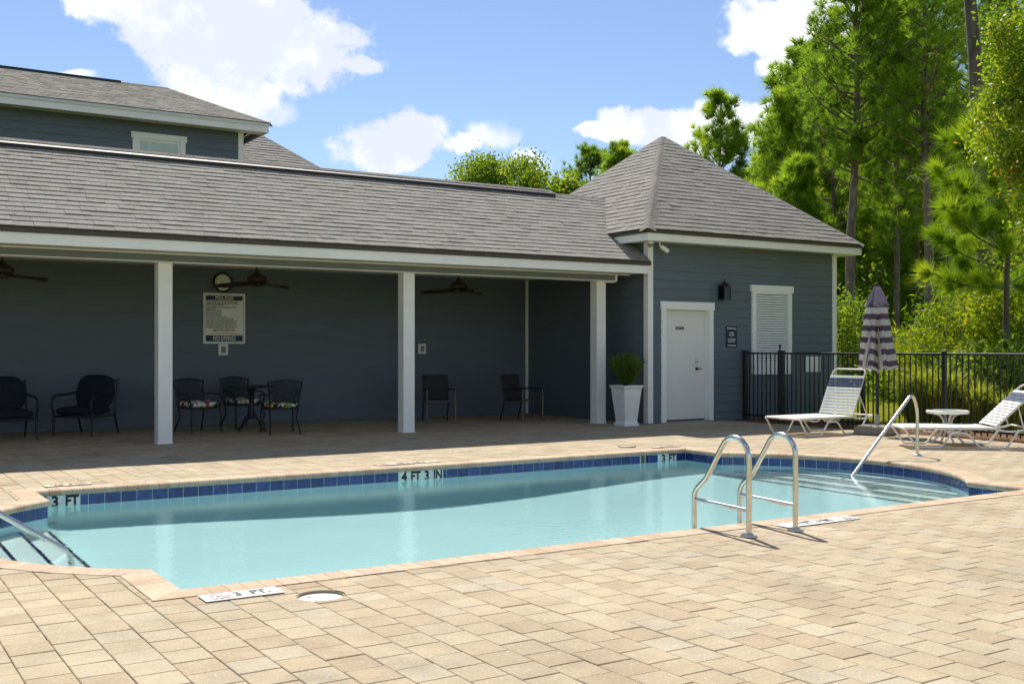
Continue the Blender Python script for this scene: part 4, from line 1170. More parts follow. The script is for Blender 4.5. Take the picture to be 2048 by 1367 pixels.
for z in (-.42, -.70, -.95):
    obj('tread', MB().cbox((5.885, 6.27, z), (.46, .08, .03), b=.008), PLASTIC, ld)
def handrail(name, label, base, sgn, low, end, yy, parent_label='handrail', below=-.7):
    t = thing(name, label, 'handrail', (base, yy, 0))
    pts = [(base, yy, 0), (base, yy, .735), (base - sgn * .20, yy, .735), (low[0], yy - .02, low[1]), (end[0], yy - .02, end[1]), (end[0] - sgn * .005, yy - .02, below)]
    P = bend(pts[:3] + pts[3:], .13, 8)
    obj('rail', MB().tube(P, .021, 14), STEEL, t)
    obj('flange', MB().lathe([(.062, .004), (.060, .012), (.045, .022), (.026, .03), (.022, .03)], (base, yy, 0), 20), mat('flange_plastic', (.55, .55, .48), .4), t)
def rail_r():
    t = thing('pool_handrail', 'bent steel handrail rising from the rounded steps beside the loungers', 'handrail', (11.72, 8.81, 0))
    P = bend([(11.72, 8.81, 0), (11.72, 8.81, .60), (11.60, 8.79, .80), (11.26, 8.76, .545), (10.29, 8.66, -.18), (10.12, 8.65, -.32), (10.10, 8.65, -.62)], .12, 8)
    obj('rail', MB().tube(P, .021, 14), STEEL, t)
    obj('flange', MB().lathe([(.062, .004), (.060, .012), (.045, .022), (.026, .03), (.022, .03)], (11.72, 8.81, 0), 20), MATS['flange_plastic'], t)
rail_r()
def rail_l():
    t = thing('pool_handrail', 'bent steel handrail slanting into the water at the left picture edge', 'handrail', (.06, 8.5, 0))
    P = bend([(.06, 8.5, 0), (.06, 8.5, .62), (.20, 8.5, .80), (.50, 8.5, .57), (1.06, 8.5, .18), (1.53, 8.5, -.145), (1.55, 8.5, -.60)], .05, 8)
    obj('rail', MB().tube(P, .022, 14), STEEL, t)
    obj('flange', MB().lathe([(.062, .004), (.060, .012), (.045, .022), (.026, .03), (.022, .03)], (.06, 8.5, 0), 20), MATS['flange_plastic'], t)
rail_l()
# skimmer lids
sl_ = thing('skimmer_lid', 'round white skimmer lid sunk in the pavers at the near pool edge', 'lid', (LID[0], LID[1], 0))
obj('cover', MB().lathe([(.0, -.016), (LID_R - .006, -.017), (LID_R - .002, -.02), (LID_R - .002, -.035)], (LID[0], LID[1], 0), 48), PLASTIC, sl_)
obj('collar', MB().lathe([(LID_R + .004, -.06), (LID_R + .004, -.004), (LID_R - .001, -.004), (LID_R - .001, -.06)], (LID[0], LID[1], 0), 48), mat('collar_olive', (.30, .27, .17), .7, var=.2), sl_)
obj('finger_hole', MB().cbox((LID[0] - .05, LID[1] + .05, -.0155), (.022, .008, .002)), LETTER, sl_)
sl2 = thing('skimmer_lid', 'round tan skimmer lid in the sunny deck behind the far pool wall', 'lid', (9.405, 11.79, 0))
obj('cover', MB().lathe([(.0, .009), (.105, .009), (.11, .004)], (9.405, 11.79, 0), 36), mat('tan_plastic', (.5, .42, .3), .5), sl2)
obj('collar', MB().lathe([(.112, .002), (.112, .012), (.122, .012), (.126, .002)], (9.405, 11.79, 0), 36), mat('collar_brown', (.16, .11, .06), .7), sl2)
# depth markers lying on the deck
REDP = mat('red_print', (.35, .04, .03), .5)
def deck_mark(x0, x1, yc, flip, words, icon_left, label, h=.155):
    cx = (x0 + x1) / 2; t = thing('depth_marker', label, 'marker', (cx, yc, .006), R(180) if flip else 0, 'depth markers on the deck')
    W_ = x1 - x0
    obj('plate', MB().cbox((0, 0, .0015), (W_, h, .004), b=.001), (mat('worn_marker', (.56, .48, .36), .7, var=.12, nscale=14, dirt=((.45, .36, .25), .7)) if flip else mat('marker_white', (.80, .78, .72), .5, var=.04, nscale=14, dirt=((.5, .45, .35), .5))), t, True)
    ix = (-W_ / 2 + h * .62) if icon_left else (W_ / 2 - h * .62)
    rg = MB(); ro, ri = .056, .047; n = 28
    rg.v = [(ix + r * math.cos(2 * math.pi * k / n), .012 + r * .95 * math.sin(2 * math.pi * k / n), .0042) for r in (ro, ri) for k in range(n)]
    rg.f = [(k, (k + 1) % n, n + (k + 1) % n, n + k) for k in range(n)]; rg.sm = [False] * n
    a = R(-45); rg.add([(ix + p * math.cos(a) - q * math.sin(a), .012 + p * math.sin(a) + q * math.cos(a), .0042) for p, q in ((-.05, -.004), (.05, -.004), (.05, .004), (-.05, .004))], [(0, 1, 2, 3)])
    obj('no_diving_ring', rg, REDP, t, True)
    obj('diver', MB().add([(ix - .025, .0, .0044), (ix + .012, .03, .0044), (ix + .02, .024, .0044), (ix - .015, -.006, .0044)], [(0, 1, 2, 3)]).add([(ix - .035, -.012, .0044), (ix + .035, -.012, .0044), (ix + .035, -.016, .0044), (ix - .035, -.016, .0044)], [(0, 1, 2, 3)]), LETTER, t, True)
    text('small_print', 'NO DIVING', .026, (ix, -.056, .0046), (0, 0, 0), LETTER, t, local=True, bold=.0005)
    tx = (h * .55) / 2 * (1 if icon_left else -1)
    text('lettering', words, .13, (tx + (.012 if icon_left else 0), 0, .0046), (0, 0, 0), LETTER, t, local=True, bold=.0055, sx=.66 if icon_left else .74)
deck_mark(1.725, 2.165, 5.83, False, '3  FT.', True, 'white 3 FT depth marker beside the round skimmer lid', .165)
deck_mark(6.16, 6.98, 5.85, False, '4 FT 3 IN', False, 'white 4 FT 3 IN depth marker beside the steel ladder')
deck_mark(1.83, 2.27, 11.46, True, '3  FT.', True, 'white 3 FT depth marker on the far deck at the left pool corner')
deck_mark(5.42, 6.24, 11.46, True, '4 FT 3 IN', False, 'white 4 FT 3 IN depth marker on the far deck at mid pool')
deck_mark(9.60, 10.04, 11.46, True, '3  FT.', True, 'white 3 FT depth marker on the far deck near the tan skimmer lid')

# ------------------------------------------------------------------ loungers, side table, umbrella
STRAP = mat('white_vinyl_strap', (.74, .75, .70), .5, var=.04)
STRAPN = mat('navy_vinyl_strap', (.035, .055, .13), .5, var=.08)
FRAMEW = mat('white_tube_frame', (.78, .76, .70), .35, var=.04)
def lounger(label, loc, rz, lean):
    t = thing('chaise_lounge', label, 'lounger', loc, rz, 'strapped chaise lounges by the fence')
    W2 = .355; zs = .275; hx = 1.22; end = 1.70
    # seat frame: two side rails joined round the foot
    sf_ = bend([(hx + .02, -W2, zs), (0.02, -W2, zs), (0.02, W2, zs), (hx + .02, W2, zs)], .06, 5)
    obj('seat_frame', MB().tube(sf_, .0145, 10), FRAMEW, t, True)
    for sy in (-1, 1):
        y = sy * (W2 + .004)
        pts = bend([(.03, y, zs), (.20, y, .015), (.52, y, .015), (.655, y, .215), (.86, y, .215), (1.03, y, .015), (1.37, y, .015), (1.54, y, zs - .01)], .05, 5)
        obj('leg', MB().tube(pts, .0135, 10), FRAMEW, t, True)
        dip = bend([(hx, y, zs), (hx + .14, y, zs - .035), (hx + .32, y, zs - .03), (end - .02, y, zs + .012)], .08, 6)
        obj('rear_rail', MB().tube(dip, .0135, 10), FRAMEW, t, True)
        for x0, x1 in ((.27, .50), (.55, .80)):
            sag = bend([(x0, y * .96, zs - .005), (x0 + .05, y * .96, zs - .045), (x1 - .05, y * .96, zs - .045), (x1, y * .96, zs - .005)], .05, 4)
            obj('under_bow', MB().tube(sag, .0095, 8), FRAMEW, t, True)
    obj('end_bar', MB().tube([(end - .02, -W2, zs + .012), (end - .02, W2, zs + .012)], .0135, 10), FRAMEW, t, True)
    for x in (.35, .92): obj('cross_bar', MB().tube([(x, -W2, zs - .04), (x, W2, zs - .04)], .009, 8), FRAMEW, t, True)
    n = 22
    smm = MB().cbox((0, 0, 0), (.046, W2 * 2 + .034, .005), b=.0015); sme_ = bpy.data.meshes.new('seat_strap'); sme_.from_pydata([tuple(v) for v in smm.v], [], smm.f); sme_.materials.append(STRAP)
    for i in range(n): inst('seat_strap', sme_, t, (.055 + (hx - .09) * i / (n - 1), 0, zs + .0165), world=False)
    # back rest
    d = Vector((math.cos(lean), 0, math.sin(lean))); nn_ = Vector((-math.sin(lean), 0, math.cos(lean))); o_ = Vector((hx + .02, 0, zs + .02)); bl = .80
    wb2 = W2 - .02
    P = [o_ + Vector((0, -wb2, 0)), o_ + d * bl + Vector((0, -wb2, 0)), o_ + d * bl + Vector((0, wb2, 0)), o_ + Vector((0, wb2, 0))]
    bk = obj('backrest', MB().tube(bend(P, .09, 7), .0145, 10), FRAMEW, t, True)
    m = 13; rot = Matrix((d, Vector((0, 1, 0)), nn_)).transposed()
    for i in range(m):
        q = .03 + (bl - .17) * i / (m - 1)
        navy = i in (m - 2, m - 3, m - 4)
        sb = MB().cbox(o_ + d * q + nn_ * .0165, (.041, wb2 * 2 + .034, .005), rot, .0015)
        obj('back_strap', sb, STRAPN if navy else STRAP, bk, True)
    for sy in (-1, 1):
        y = sy * (wb2 - .03); a = o_ + d * (.42) + Vector((0, y, -.01))
        obj('prop', MB().tube([a, (end - .08, y, zs - .005)], .008, 8), FRAMEW, t, True)
        nt_ = MB()
        for i in range(4): nt_.cbox(a.lerp(Vector((end - .08, y, zs)), .35 + .12 * i) + Vector((-.005, 0, -.012)), (.012, .012, .022))
        obj('notch_plate', nt_, FRAMEW, t, True)
lounger('white strapped lounger with steep back beside the striped umbrella', (12.60, 11.965, 0), R(-1), R(66))
lounger('white strapped lounger with low back behind the handrail, cut by the picture edge', (12.63, 9.855, 0), R(-38.5), R(44))
stb = thing('side_table', 'round white patio side table standing behind the second lounger', 'table', (13.72, 9.80, 0))
tp = obj('table_top', MB().lathe([(.25, .425), (.285, .425), (.293, .435), (.293, .462), (.285, .47), (.25, .47), (.25, .425)], n=44), FRAMEW, stb, True)
obj('glass', MB().lathe([(.249, .462), (.249, .468)], n=44), glass_mat('frosted_glass', (.5, .56, .54), .15), tp, True)
for k in range(4):
    a = R(45 + 90 * k + 12); c2, s2 = math.cos(a), math.sin(a)
    pts = [(.20 * c2, .20 * s2, .43), (.10 * c2, .10 * s2, .40), (.055 * c2, .055 * s2, .32), (.05 * c2, .05 * s2, .24), (.10 * c2, .10 * s2, .12), (.23 * c2, .23 * s2, .012)]
    lg = MB(); lg.tube(bend(pts, .08, 5), .016, 8); obj('leg', lg, FRAMEW, stb, True)
obj('hub', MB().lathe([(.07, .20), (.075, .22), (.075, .27), (.07, .29)], n=20), FRAMEW, stb, True)
# closed striped umbrella
def stripe_mat():
    m = bpy.data.materials.new('striped_canvas'); nt, N, L, b = nodes_of(m); b.inputs['Roughness'].default_value = .85; b.inputs['Specular IOR Level'].default_value = .15
    ba = N.new('ShaderNodeAttribute'); ba.attribute_name = 'band'
    def mt(op, a, v):
        q = N.new('ShaderNodeMath'); q.operation = op; L.new(a, q.inputs[0]); q.inputs[1].default_value = v; return q.outputs[0]
    f = mt('MULTIPLY', mt('SUBTRACT', ba.outputs['Fac'], 1.917), -1 / .183); f = mt('SUBTRACT', f, -20.0); f = mt('FRACT', f, 0)
    st = mt('LESS_THAN', f, .47)
    top = mt('GREATER_THAN', ba.outputs['Fac'], 2.02)
    mxm = N.new('ShaderNodeMath'); mxm.operation = 'MAXIMUM'; L.new(st, mxm.inputs[0]); L.new(top, mxm.inputs[1])
    mx = N.new('ShaderNodeMix'); mx.data_type = 'RGBA'; L.new(mxm.outputs[0], mx.inputs['Factor']); mx.inputs['A'].default_value = (.72, .71, .67, 1); mx.inputs['B'].default_value = (.155, .12, .165, 1)
    n = N.new('ShaderNodeTexNoise'); n.inputs['Scale'].default_value = 40
    mr = N.new('ShaderNodeMapRange'); mr.inputs['To Min'].default_value = .88; mr.inputs['To Max'].default_value = 1.1; L.new(n.outputs['Fac'], mr.inputs['Value'])
    m2 = N.new('ShaderNodeMix'); m2.data_type = 'RGBA'; m2.blend_type = 'MULTIPLY'; m2.inputs['Factor'].default_value = 1; L.new(mx.outputs['Result'], m2.inputs['A']); L.new(mr.outputs[0], m2.inputs['B'])
    L.new(m2.outputs['Result'], b.inputs['Base Color'])
    tl = N.new('ShaderNodeBsdfTranslucent'); L.new(m2.outputs['Result'], tl.inputs['Color']); ms = N.new('ShaderNodeMixShader'); ms.inputs[0].default_value = .4
    out = N['Material Output']; L.new(b.outputs[0], ms.inputs[1]); L.new(tl.outputs[0], ms.inputs[2]); L.new(ms.outputs[0], out.inputs['Surface'])
    return m
CANVAS = stripe_mat()
um = thing('closed_umbrella', 'closed patio umbrella with purple and white stripes beside the fence', 'umbrella', (14.14, 11.38, 0), R(20))
obj('base_block', MB().cbox((0, 0, .07), (.56, .56, .13), b=.012), mat('concrete_base', (.26, .24, .20), .85, var=.15, nscale=12, bump=.3), um, True)
obj('sleeve', MB().lathe([(.035, .135), (.035, .30), (.026, .32)], n=16), mat('grey_sleeve', (.4, .38, .33), .5), um, True)
obj('pole', MB().tube([(0, 0, .13), (0, 0, 2.36)], .021, 12), BLACK, um, True)
def canopy(name, zt, zb, r0, r1, depth_, am, seed, hem, m_):
    """pleated closed canopy: cloth stands out at eight ribs and is tucked in between; the printed band height is stored per vertex"""
    rr = random.Random(seed); folds = 8; sub = 14; n = folds * sub; nz = 40; m = MB(); band = []
    ph = [rr.uniform(-.35, .35) for _ in range(folds)]
    for i in range(nz + 1):
        q = i / nz; z = zt + (zb - zt) * q; r = r0 + (r1 - r0) * q
        for k in range(n):
            f = k // sub; w = (k % sub) / sub
            tuck = math.sin(math.pi * w) ** .8; wrap = ph[f] * math.sin(math.pi * w) * (.4 + .6 * q)
            th = 2 * math.pi * (f + w + wrap) / folds
            dp = depth_ * am[f] * tuck * min(1, .35 + q * 1.6)
            rad = r * max(.16, 1 - dp) * (1 + .05 * math.sin(th * 3 + 4 * q + seed))
            drop = hem * tuck * am[f] * q
            m.v.append((rad * math.cos(th), rad * math.sin(th), z - drop)); band.append(z - drop * .35)
    for i in range(nz):
        for k in range(n): m.f.append((i * n + k, i * n + (k + 1) % n, (i + 1) * n + (k + 1) % n, (i + 1) * n + k)); m.sm.append(True)
    o = obj(name, m, m_, um, True)
    at_ = o.data.attributes.new('band', 'FLOAT', 'POINT'); at_.data.foreach_set('value', band)
    return o
AM = [.8, 1.1, .6, .75, 1.45, .55, 1.0, .7]
canopy('canopy', 2.07, 1.075, .165, .325, .62, AM, 2, .075, CANVAS)
canopy('vent_flounce', 2.352, 2.05, .05, .195, .50, AM[::-1], 5, .04, mat('mauve_canvas', (.27, .22, .28), .85, var=.08, nscale=20))
canopy('lining', 2.04, 1.06, .11, .25, .6, AM, 3, .0, mat('canvas_lining', (.6, .58, .53), .9))
obj('finial', MB().lathe([(.012, 2.35), (.02, 2.37), (.024, 2.39), (.016, 2.41), (.0, 2.42)], n=14), BLACK, um, True)
for k in range(8):
    a = R(45 * k + 10); obj('rib', MB().tube([(.03 * math.cos(a), .03 * math.sin(a), 1.95), (.21 * math.cos(a), .21 * math.sin(a), 1.075)], .005, 6), BLACK, um, True)
# ------------------------------------------------------------------ furniture under the pavilion roof
def floral_mat():
    m = bpy.data.materials.new('floral_fabric'); nt, N, L, b = nodes_of(m); b.inputs['Roughness'].default_value = .9; b.inputs['Specular IOR Level'].default_value = .1
    tc = N.new('ShaderNodeTexCoord')
    v = N.new('ShaderNodeTexVoronoi'); v.inputs['Scale'].default_value = 17; L.new(tc.outputs['Object'], v.inputs['Vector'])
    sp = N.new('ShaderNodeSeparateColor'); L.new(v.outputs['Color'], sp.inputs[0])
    r = ramp(N, [(0, (.03, .03, .035)), (.14, (.80, .75, .60)), (.40, (.62, .10, .08)), (.50, (.80, .52, .12)), (.62, (.24, .42, .18)), (.72, (.82, .78, .64)), (.93, (.10, .2, .32))])
    r.color_ramp.interpolation = 'CONSTANT'; L.new(sp.outputs[0], r.inputs['Fac'])
    v2 = N.new('ShaderNodeTexVoronoi'); v2.feature = 'DISTANCE_TO_EDGE'; v2.inputs['Scale'].default_value = 17; L.new(tc.outputs['Object'], v2.inputs['Vector'])
    lt_ = N.new('ShaderNodeMath'); lt_.operation = 'LESS_THAN'; lt_.inputs[1].default_value = .045; L.new(v2.outputs['Distance'], lt_.inputs[0])
    mx = N.new('ShaderNodeMix'); mx.data_type = 'RGBA'; L.new(lt_.outputs[0], mx.inputs['Factor']); L.new(r.outputs[0], mx.inputs['A']); mx.inputs['B'].default_value = (.012, .013, .016, 1)
    L.new(mx.outputs['Result'], b.inputs['Base Color'])
    return m
FLORAL = floral_mat()
def dining_chair(label, loc, rz):
    """faces -y in its own frame"""
    t = thing('patio_dining_chair', label, 'chair', loc, rz, 'cast metal dining chairs round the patio table')
    w, dpt, zs = .25, .25, .40
    obj('seat_ring', MB().tube(bend([(-w, -dpt, zs), (w, -dpt, zs), (w * .9, dpt, zs), (-w * .9, dpt, zs), (-w, -dpt, zs)], .06, 5), .014, 8), CHAIRBLK, t, True)
    obj('seat_pan', MB().box(-w + .02, w - .02, -dpt + .02, dpt - .03, zs - .008, zs + .004), CHAIRBLK, t, True)
    obj('cushion', MB().pillow((0, -.01, zs + .062), (.51, .50, .13), .38), FLORAL, t, True)
    for sx in (-1, 1):
        obj('leg', MB().tube(bend([(sx * w, -dpt + .01, zs), (sx * (w + .02), -dpt - .03, .24), (sx * w, -dpt + .01, .10), (sx * (w + .02), -dpt - .035, .0)], .12, 6), .014, 8), CHAIRBLK, t, True)
        obj('leg', MB().tube(bend([(sx * w * .9, dpt - .01, zs), (sx * (w * .9 - .02), dpt - .04, .25), (sx * w * .92, dpt + .05, .10), (sx * w * .95, dpt + .10, .0)], .14, 6), .014, 8), CHAIRBLK, t, True)
        obj('arm', MB().tube(bend([(sx * (w * .9), dpt + .01, zs + .20), (sx * (w + .03), dpt - .12, zs + .235), (sx * (w + .035), -dpt + .06, zs + .215), (sx * (w + .03), -dpt - .02, zs + .16), (sx * (w + .005), -dpt + .03, zs + .01)], .08, 6), .0125, 8), CHAIRBLK, t, True)
        obj('back_post', MB().tube(bend([(sx * w * .9, dpt - .01, zs), (sx * w * .93, dpt + .02, zs + .2), (sx * (w + .02), dpt + .09, zs + .44)], .1, 5), .0155, 8), CHAIRBLK, t, True)
    def bp(u, v):  # back surface: u -1..1, v 0..1
        x = u * (w * (.88 + .14 * v)); z = zs + .12 + .30 * v + (.045 * (1 - u * u)) * v; y = dpt + .015 + .075 * v + .02 * (1 - u * u)
        return (x, y, z)
    obj('top_rail', MB().tube([bp(u / 8 - 1, 1) for u in range(17)], .014, 8), CHAIRBLK, t, True)
    obj('lower_rail', MB().tube([bp(u / 8 - 1, 0) for u in range(17)], .011, 8), CHAIRBLK, t, True)
    lat = MB(); n = 7
    for k in range(-n, n + 1):
        for sg_ in (-1, 1):
            a = k / n; pts = []
            for i in range(9):
                v_ = i / 8; u_ = a + sg_ * (v_ - .5) * .9
                if -1 <= u_ <= 1: pts.append(bp(u_, v_))
            if len(pts) > 2: lat.tube(pts, .0075, 4, caps=False)
    o = obj('back_lattice', lat, CHAIRBLK, t, True); o['kind'] = 'stuff'
dining_chair('cast metal chair with floral cushion beside the first white post', (5.14, 17.58, 0), R(12))
dining_chair('cast metal chair with floral cushion behind the small table, back to the wall', (6.12, 18.28, 0), R(8))
dining_chair('cast metal chair with floral cushion in front of the bistro table, seen from behind', (6.22, 16.72, 0), R(172))
bt = thing('bistro_table', 'small black round bistro table between three floral cushioned chairs', 'table', (5.98, 17.42, 0))
obj('table_top', MB().lathe([(.0, .722), (.40, .722), (.415, .73), (.415, .745), (.40, .752), (.0, .752)], n=40), CHAIRBLK, bt, True)
obj('column', MB().lathe([(.07, .20), (.045, .24), (.035, .45), (.05, .66), (.11, .721)], n=16), CHAIRBLK, bt, True)
for k in range(4):
    a = R(90 * k + 30); obj('leg', MB().tube(bend([(.04 * math.cos(a), .04 * math.sin(a), .30), (.16 * math.cos(a), .16 * math.sin(a), .18), (.22 * math.cos(a), .22 * math.sin(a), .06), (.31 * math.cos(a), .31 * math.sin(a), .0)], .08, 5), .014, 8), CHAIRBLK, bt, True)
def club_chair(label, loc, rz, w=.33):
    t = thing('cushioned_armchair', label, 'armchair', loc, rz, 'navy cushioned armchairs')
    dpt = .33; zs = .30
    for sx in (-1, 1):
        fr_ = bend([(sx * w, -dpt + .02, 0), (sx * w, -dpt + .03, .36), (sx * (w + .01), -dpt - .03, .50), (sx * (w + .005), -dpt + .05, .635), (sx * w, -.02, .63), (sx * w, dpt - .04, .66)], .10, 6)
        obj('front_leg_and_arm', MB().tube(fr_, .017, 8), CHAIRBLK, t, True)
        obj('rear_leg', MB().tube(bend([(sx * w, dpt + .11, 0), (sx * w, dpt - .02, .34), (sx * w, dpt + .10, .88)], .14, 6), .017, 8), CHAIRBLK, t, True)
        obj('side_rail', MB().tube([(sx * w, -dpt + .03, zs), (sx * w, dpt - .02, zs)], .015, 8), CHAIRBLK, t, True)
    obj('front_rail', MB().tube([(-w, -dpt + .03, zs), (w, -dpt + .03, zs)], .015, 8), CHAIRBLK, t, True)
    obj('rear_rail', MB().tube([(-w, dpt + .09, .84), (0, dpt + .10, .885), (w, dpt + .09, .84)], .014, 8), CHAIRBLK, t, True)
    obj('seat_cushion', MB().pillow((0, -.02, .385), (w * 2 - .03, .66, .15), .3), NAVY, t, True)
    rot = Matrix.Rotation(R(-14), 3, 'X')
    obj('back_cushion', MB().pillow((0, dpt - .015, .67), (w * 2 - .04, .17, .56), .3, rot=rot), NAVY, t, True)
club_chair('navy cushioned armchair turned sideways left of the first white post', (3.47, 18.04, 0), R(-44))
club_chair('dark navy cushioned armchair cut by the left picture edge', (2.28, 17.72, 0), R(4), .38)
SLING = mat('brown_sling', (.030, .026, .025), .8, var=.15, nscale=30)
LEGM = mat('worn_bronze_leg', (.16, .135, .105), .45, .5, var=.2)
def sling_chair(label, loc, rz):
    t = thing('sling_armchair', label, 'armchair', loc, rz, 'dark sling armchairs')
    w, dp = .265, .27
    for sx in (-1, 1):
        obj('front_leg', MB().tube([(sx * w, -dp, 0), (sx * w, -dp + .01, .60)], .0175, 10), LEGM, t, True)
        obj('rear_leg', MB().tube(bend([(sx * (w - .03), dp + .10, 0), (sx * (w - .03), dp - .03, .40), (sx * (w - .03), dp + .09, .86)], .12, 5), .014, 8), CHAIRBLK, t, True)
        obj('arm', MB().tube(bend([(sx * w, -dp - .01, .605), (sx * w, 0, .615), (sx * (w - .02), dp + .03, .60)], .06, 4), .015, 8), CHAIRBLK, t, True)
        obj('seat_rail', MB().tube([(sx * (w - .02), -dp + .02, .41), (sx * (w - .03), dp - .03, .38)], .013, 8), CHAIRBLK, t, True)
    obj('front_rail', MB().tube([(-w, -dp + .01, .405), (w, -dp + .01, .405)], .013, 8), LEGM, t, True)
    sl_m = MB(); xs = w - .035
    prof = [(-dp + .03, .418), (-.08, .39), (.10, .378), (dp - .06, .395), (dp - .02, .44), (dp + .03, .62), (dp + .085, .85)]
    for th in (0, .006):
        for y, z in prof: sl_m.v += [(-xs, y, z + th), (xs, y, z + th)]
    n = len(prof)
    for i in range(n - 1):
        sl_m.f.append((2 * i, 2 * i + 1, 2 * i + 3, 2 * i + 2)); sl_m.f.append((2 * n + 2 * i, 2 * n + 2 * i + 2, 2 * n + 2 * i + 3, 2 * n + 2 * i + 1)); sl_m.sm += [True, True]
    obj('sling', sl_m, SLING, t, True)
    obj('top_bar', MB().tube([(-xs, dp + .088, .857), (xs, dp + .088, .857)], .012, 8), CHAIRBLK, t, True)
sling_chair('dark sling armchair close to the second white post', (9.60, 17.60, 0), R(-18))
sling_chair('dark sling armchair in front of the white corner trim', (11.10, 17.05, 0), R(12))
# ------------------------------------------------------------------ vegetation
PINE = leaf_mat('pine_needles', [(0, (0.075, 0.15, 0.032)), (0.3, (0.14, 0.255, 0.04)), (0.6, (0.23, 0.375, 0.05)), (0.85, (0.33, 0.47, 0.06)), (1, (0.43, 0.52, 0.08))], 0.64)
PINEB = leaf_mat('young_pine_needles', [(0, (0.09, 0.18, 0.02)), (0.4, (0.18, 0.31, 0.025)), (0.8, (0.29, 0.42, 0.032)), (1, (0.38, 0.46, 0.05))], 0.55)
BROAD = leaf_mat('broad_leaves', [(0, (0.09, 0.16, 0.016)), (0.3, (0.17, 0.27, 0.022)), (0.7, (0.27, 0.37, 0.03)), (0.92, (0.36, 0.4, 0.04)), (0.98, (0.36, 0.24, 0.04)), (1, (0.4, 0.13, 0.025))], 0.55, .4, .5)
SHRUBY = leaf_mat('yellow_green_leaves', [(0, (0.1, 0.17, 0.015)), (0.4, (0.2, 0.29, 0.02)), (0.8, (0.31, 0.38, 0.03)), (1, (0.42, 0.4, 0.045))], 0.52)
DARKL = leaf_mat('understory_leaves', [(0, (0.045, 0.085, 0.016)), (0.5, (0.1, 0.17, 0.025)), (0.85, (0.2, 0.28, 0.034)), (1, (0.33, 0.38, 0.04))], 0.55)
MIDL = leaf_mat('oak_leaves', [(0, (0.08, 0.14, 0.025)), (0.4, (0.16, 0.25, 0.035)), (0.8, (0.27, 0.37, 0.045)), (1, (0.37, 0.43, 0.06))], 0.58)
GRASSM = leaf_mat('tall_grass', [(0, (0.13, 0.19, 0.02)), (0.5, (0.26, 0.33, 0.03)), (0.85, (0.4, 0.43, 0.06)), (1, (0.52, 0.47, 0.17))], 0.5)
LAWN = leaf_mat('lawn_blades', [(0, (0.182, 0.238, 0.028)), (0.5, (0.294, 0.336, 0.039)), (1, (0.448, 0.42, 0.084))], 0.45)
BARK = mat('pine_bark', (.155, .122, .10), .95, var=.45, nscale=7, bump=.8, bscale=14, stretch=(1, 1, .3))
BARKD = mat('dark_bark', (.10, .083, .07), .95, var=.4, nscale=7, bump=.8, bscale=14, stretch=(1, 1, .3))
TWIG = mat('bare_twig', (.42, .39, .34), .8, var=.2)
def unit(a): return a / np.maximum(np.linalg.norm(a, axis=-1, keepdims=True), 1e-9)
def tufts(C, D, n, length, width, spread, tone, r):
    """needle tufts: C centres, D directions; every needle one thin triangle"""
    K = len(C); base = np.repeat(C, n, 0); d = np.repeat(unit(D), n, 0)
    dv = unit(d + r.normal(0, spread, (K * n, 3)))
    ln = length * r.uniform(.65, 1.1, (K * n, 1)); tip = base + dv * ln + np.array([0, 0, -.12]) * ln * r.random((K * n, 1))
    sd = unit(np.cross(dv, r.normal(0, 1, (K * n, 3)))) * width / 2
    st = base + dv * ln * .03
    V = np.stack([st - sd, st + sd, tip], 1).reshape(-1, 3)
    return V, np.clip(np.repeat(tone, n) + r.normal(0, .08, K * n), 0, 1)
def leaves(C, L_, W_, tone, r, droop=.2, dirs=None):
    """diamond shaped leaves"""
    K = len(C); d = unit((r.normal(0, 1, (K, 3)) if dirs is None else dirs + r.normal(0, .5, (K, 3))) + np.array([0, 0, -droop])); s = unit(np.cross(d, r.normal(0, 1, (K, 3))))
    ln = L_ * r.uniform(.6, 1.2, (K, 1)); w = W_ * r.uniform(.7, 1.2, (K, 1))
    V = np.stack([C - d * ln / 2, C + s * w / 2 - d * ln * .05, C + d * ln / 2, C - s * w / 2 - d * ln * .05], 1).reshape(-1, 3)
    return V, tone
def tri_obj(name, V, m, parent, tone, k=3):
    return arr_obj(name, V, np.arange(len(V)).reshape(-1, k), m, parent, tone)
def trunk_pts(base, H, lean, r, n=9, wob=.12):
    pts = []; off = np.zeros(2)
    for i in range(n):
        q = i / (n - 1); off += r.normal(0, wob, 2) * (1 if i else 0) * .5
        pts.append((base[0] + lean[0] * q + off[0], base[1] + lean[1] * q + off[1], -.1 + (H + .1) * q))
    return pts
def on_path(pts, q):
    f = q * (len(pts) - 1); i = min(int(f), len(pts) - 2); w = f - i
    return np.array(pts[i]) * (1 - w) + np.array(pts[i + 1]) * w
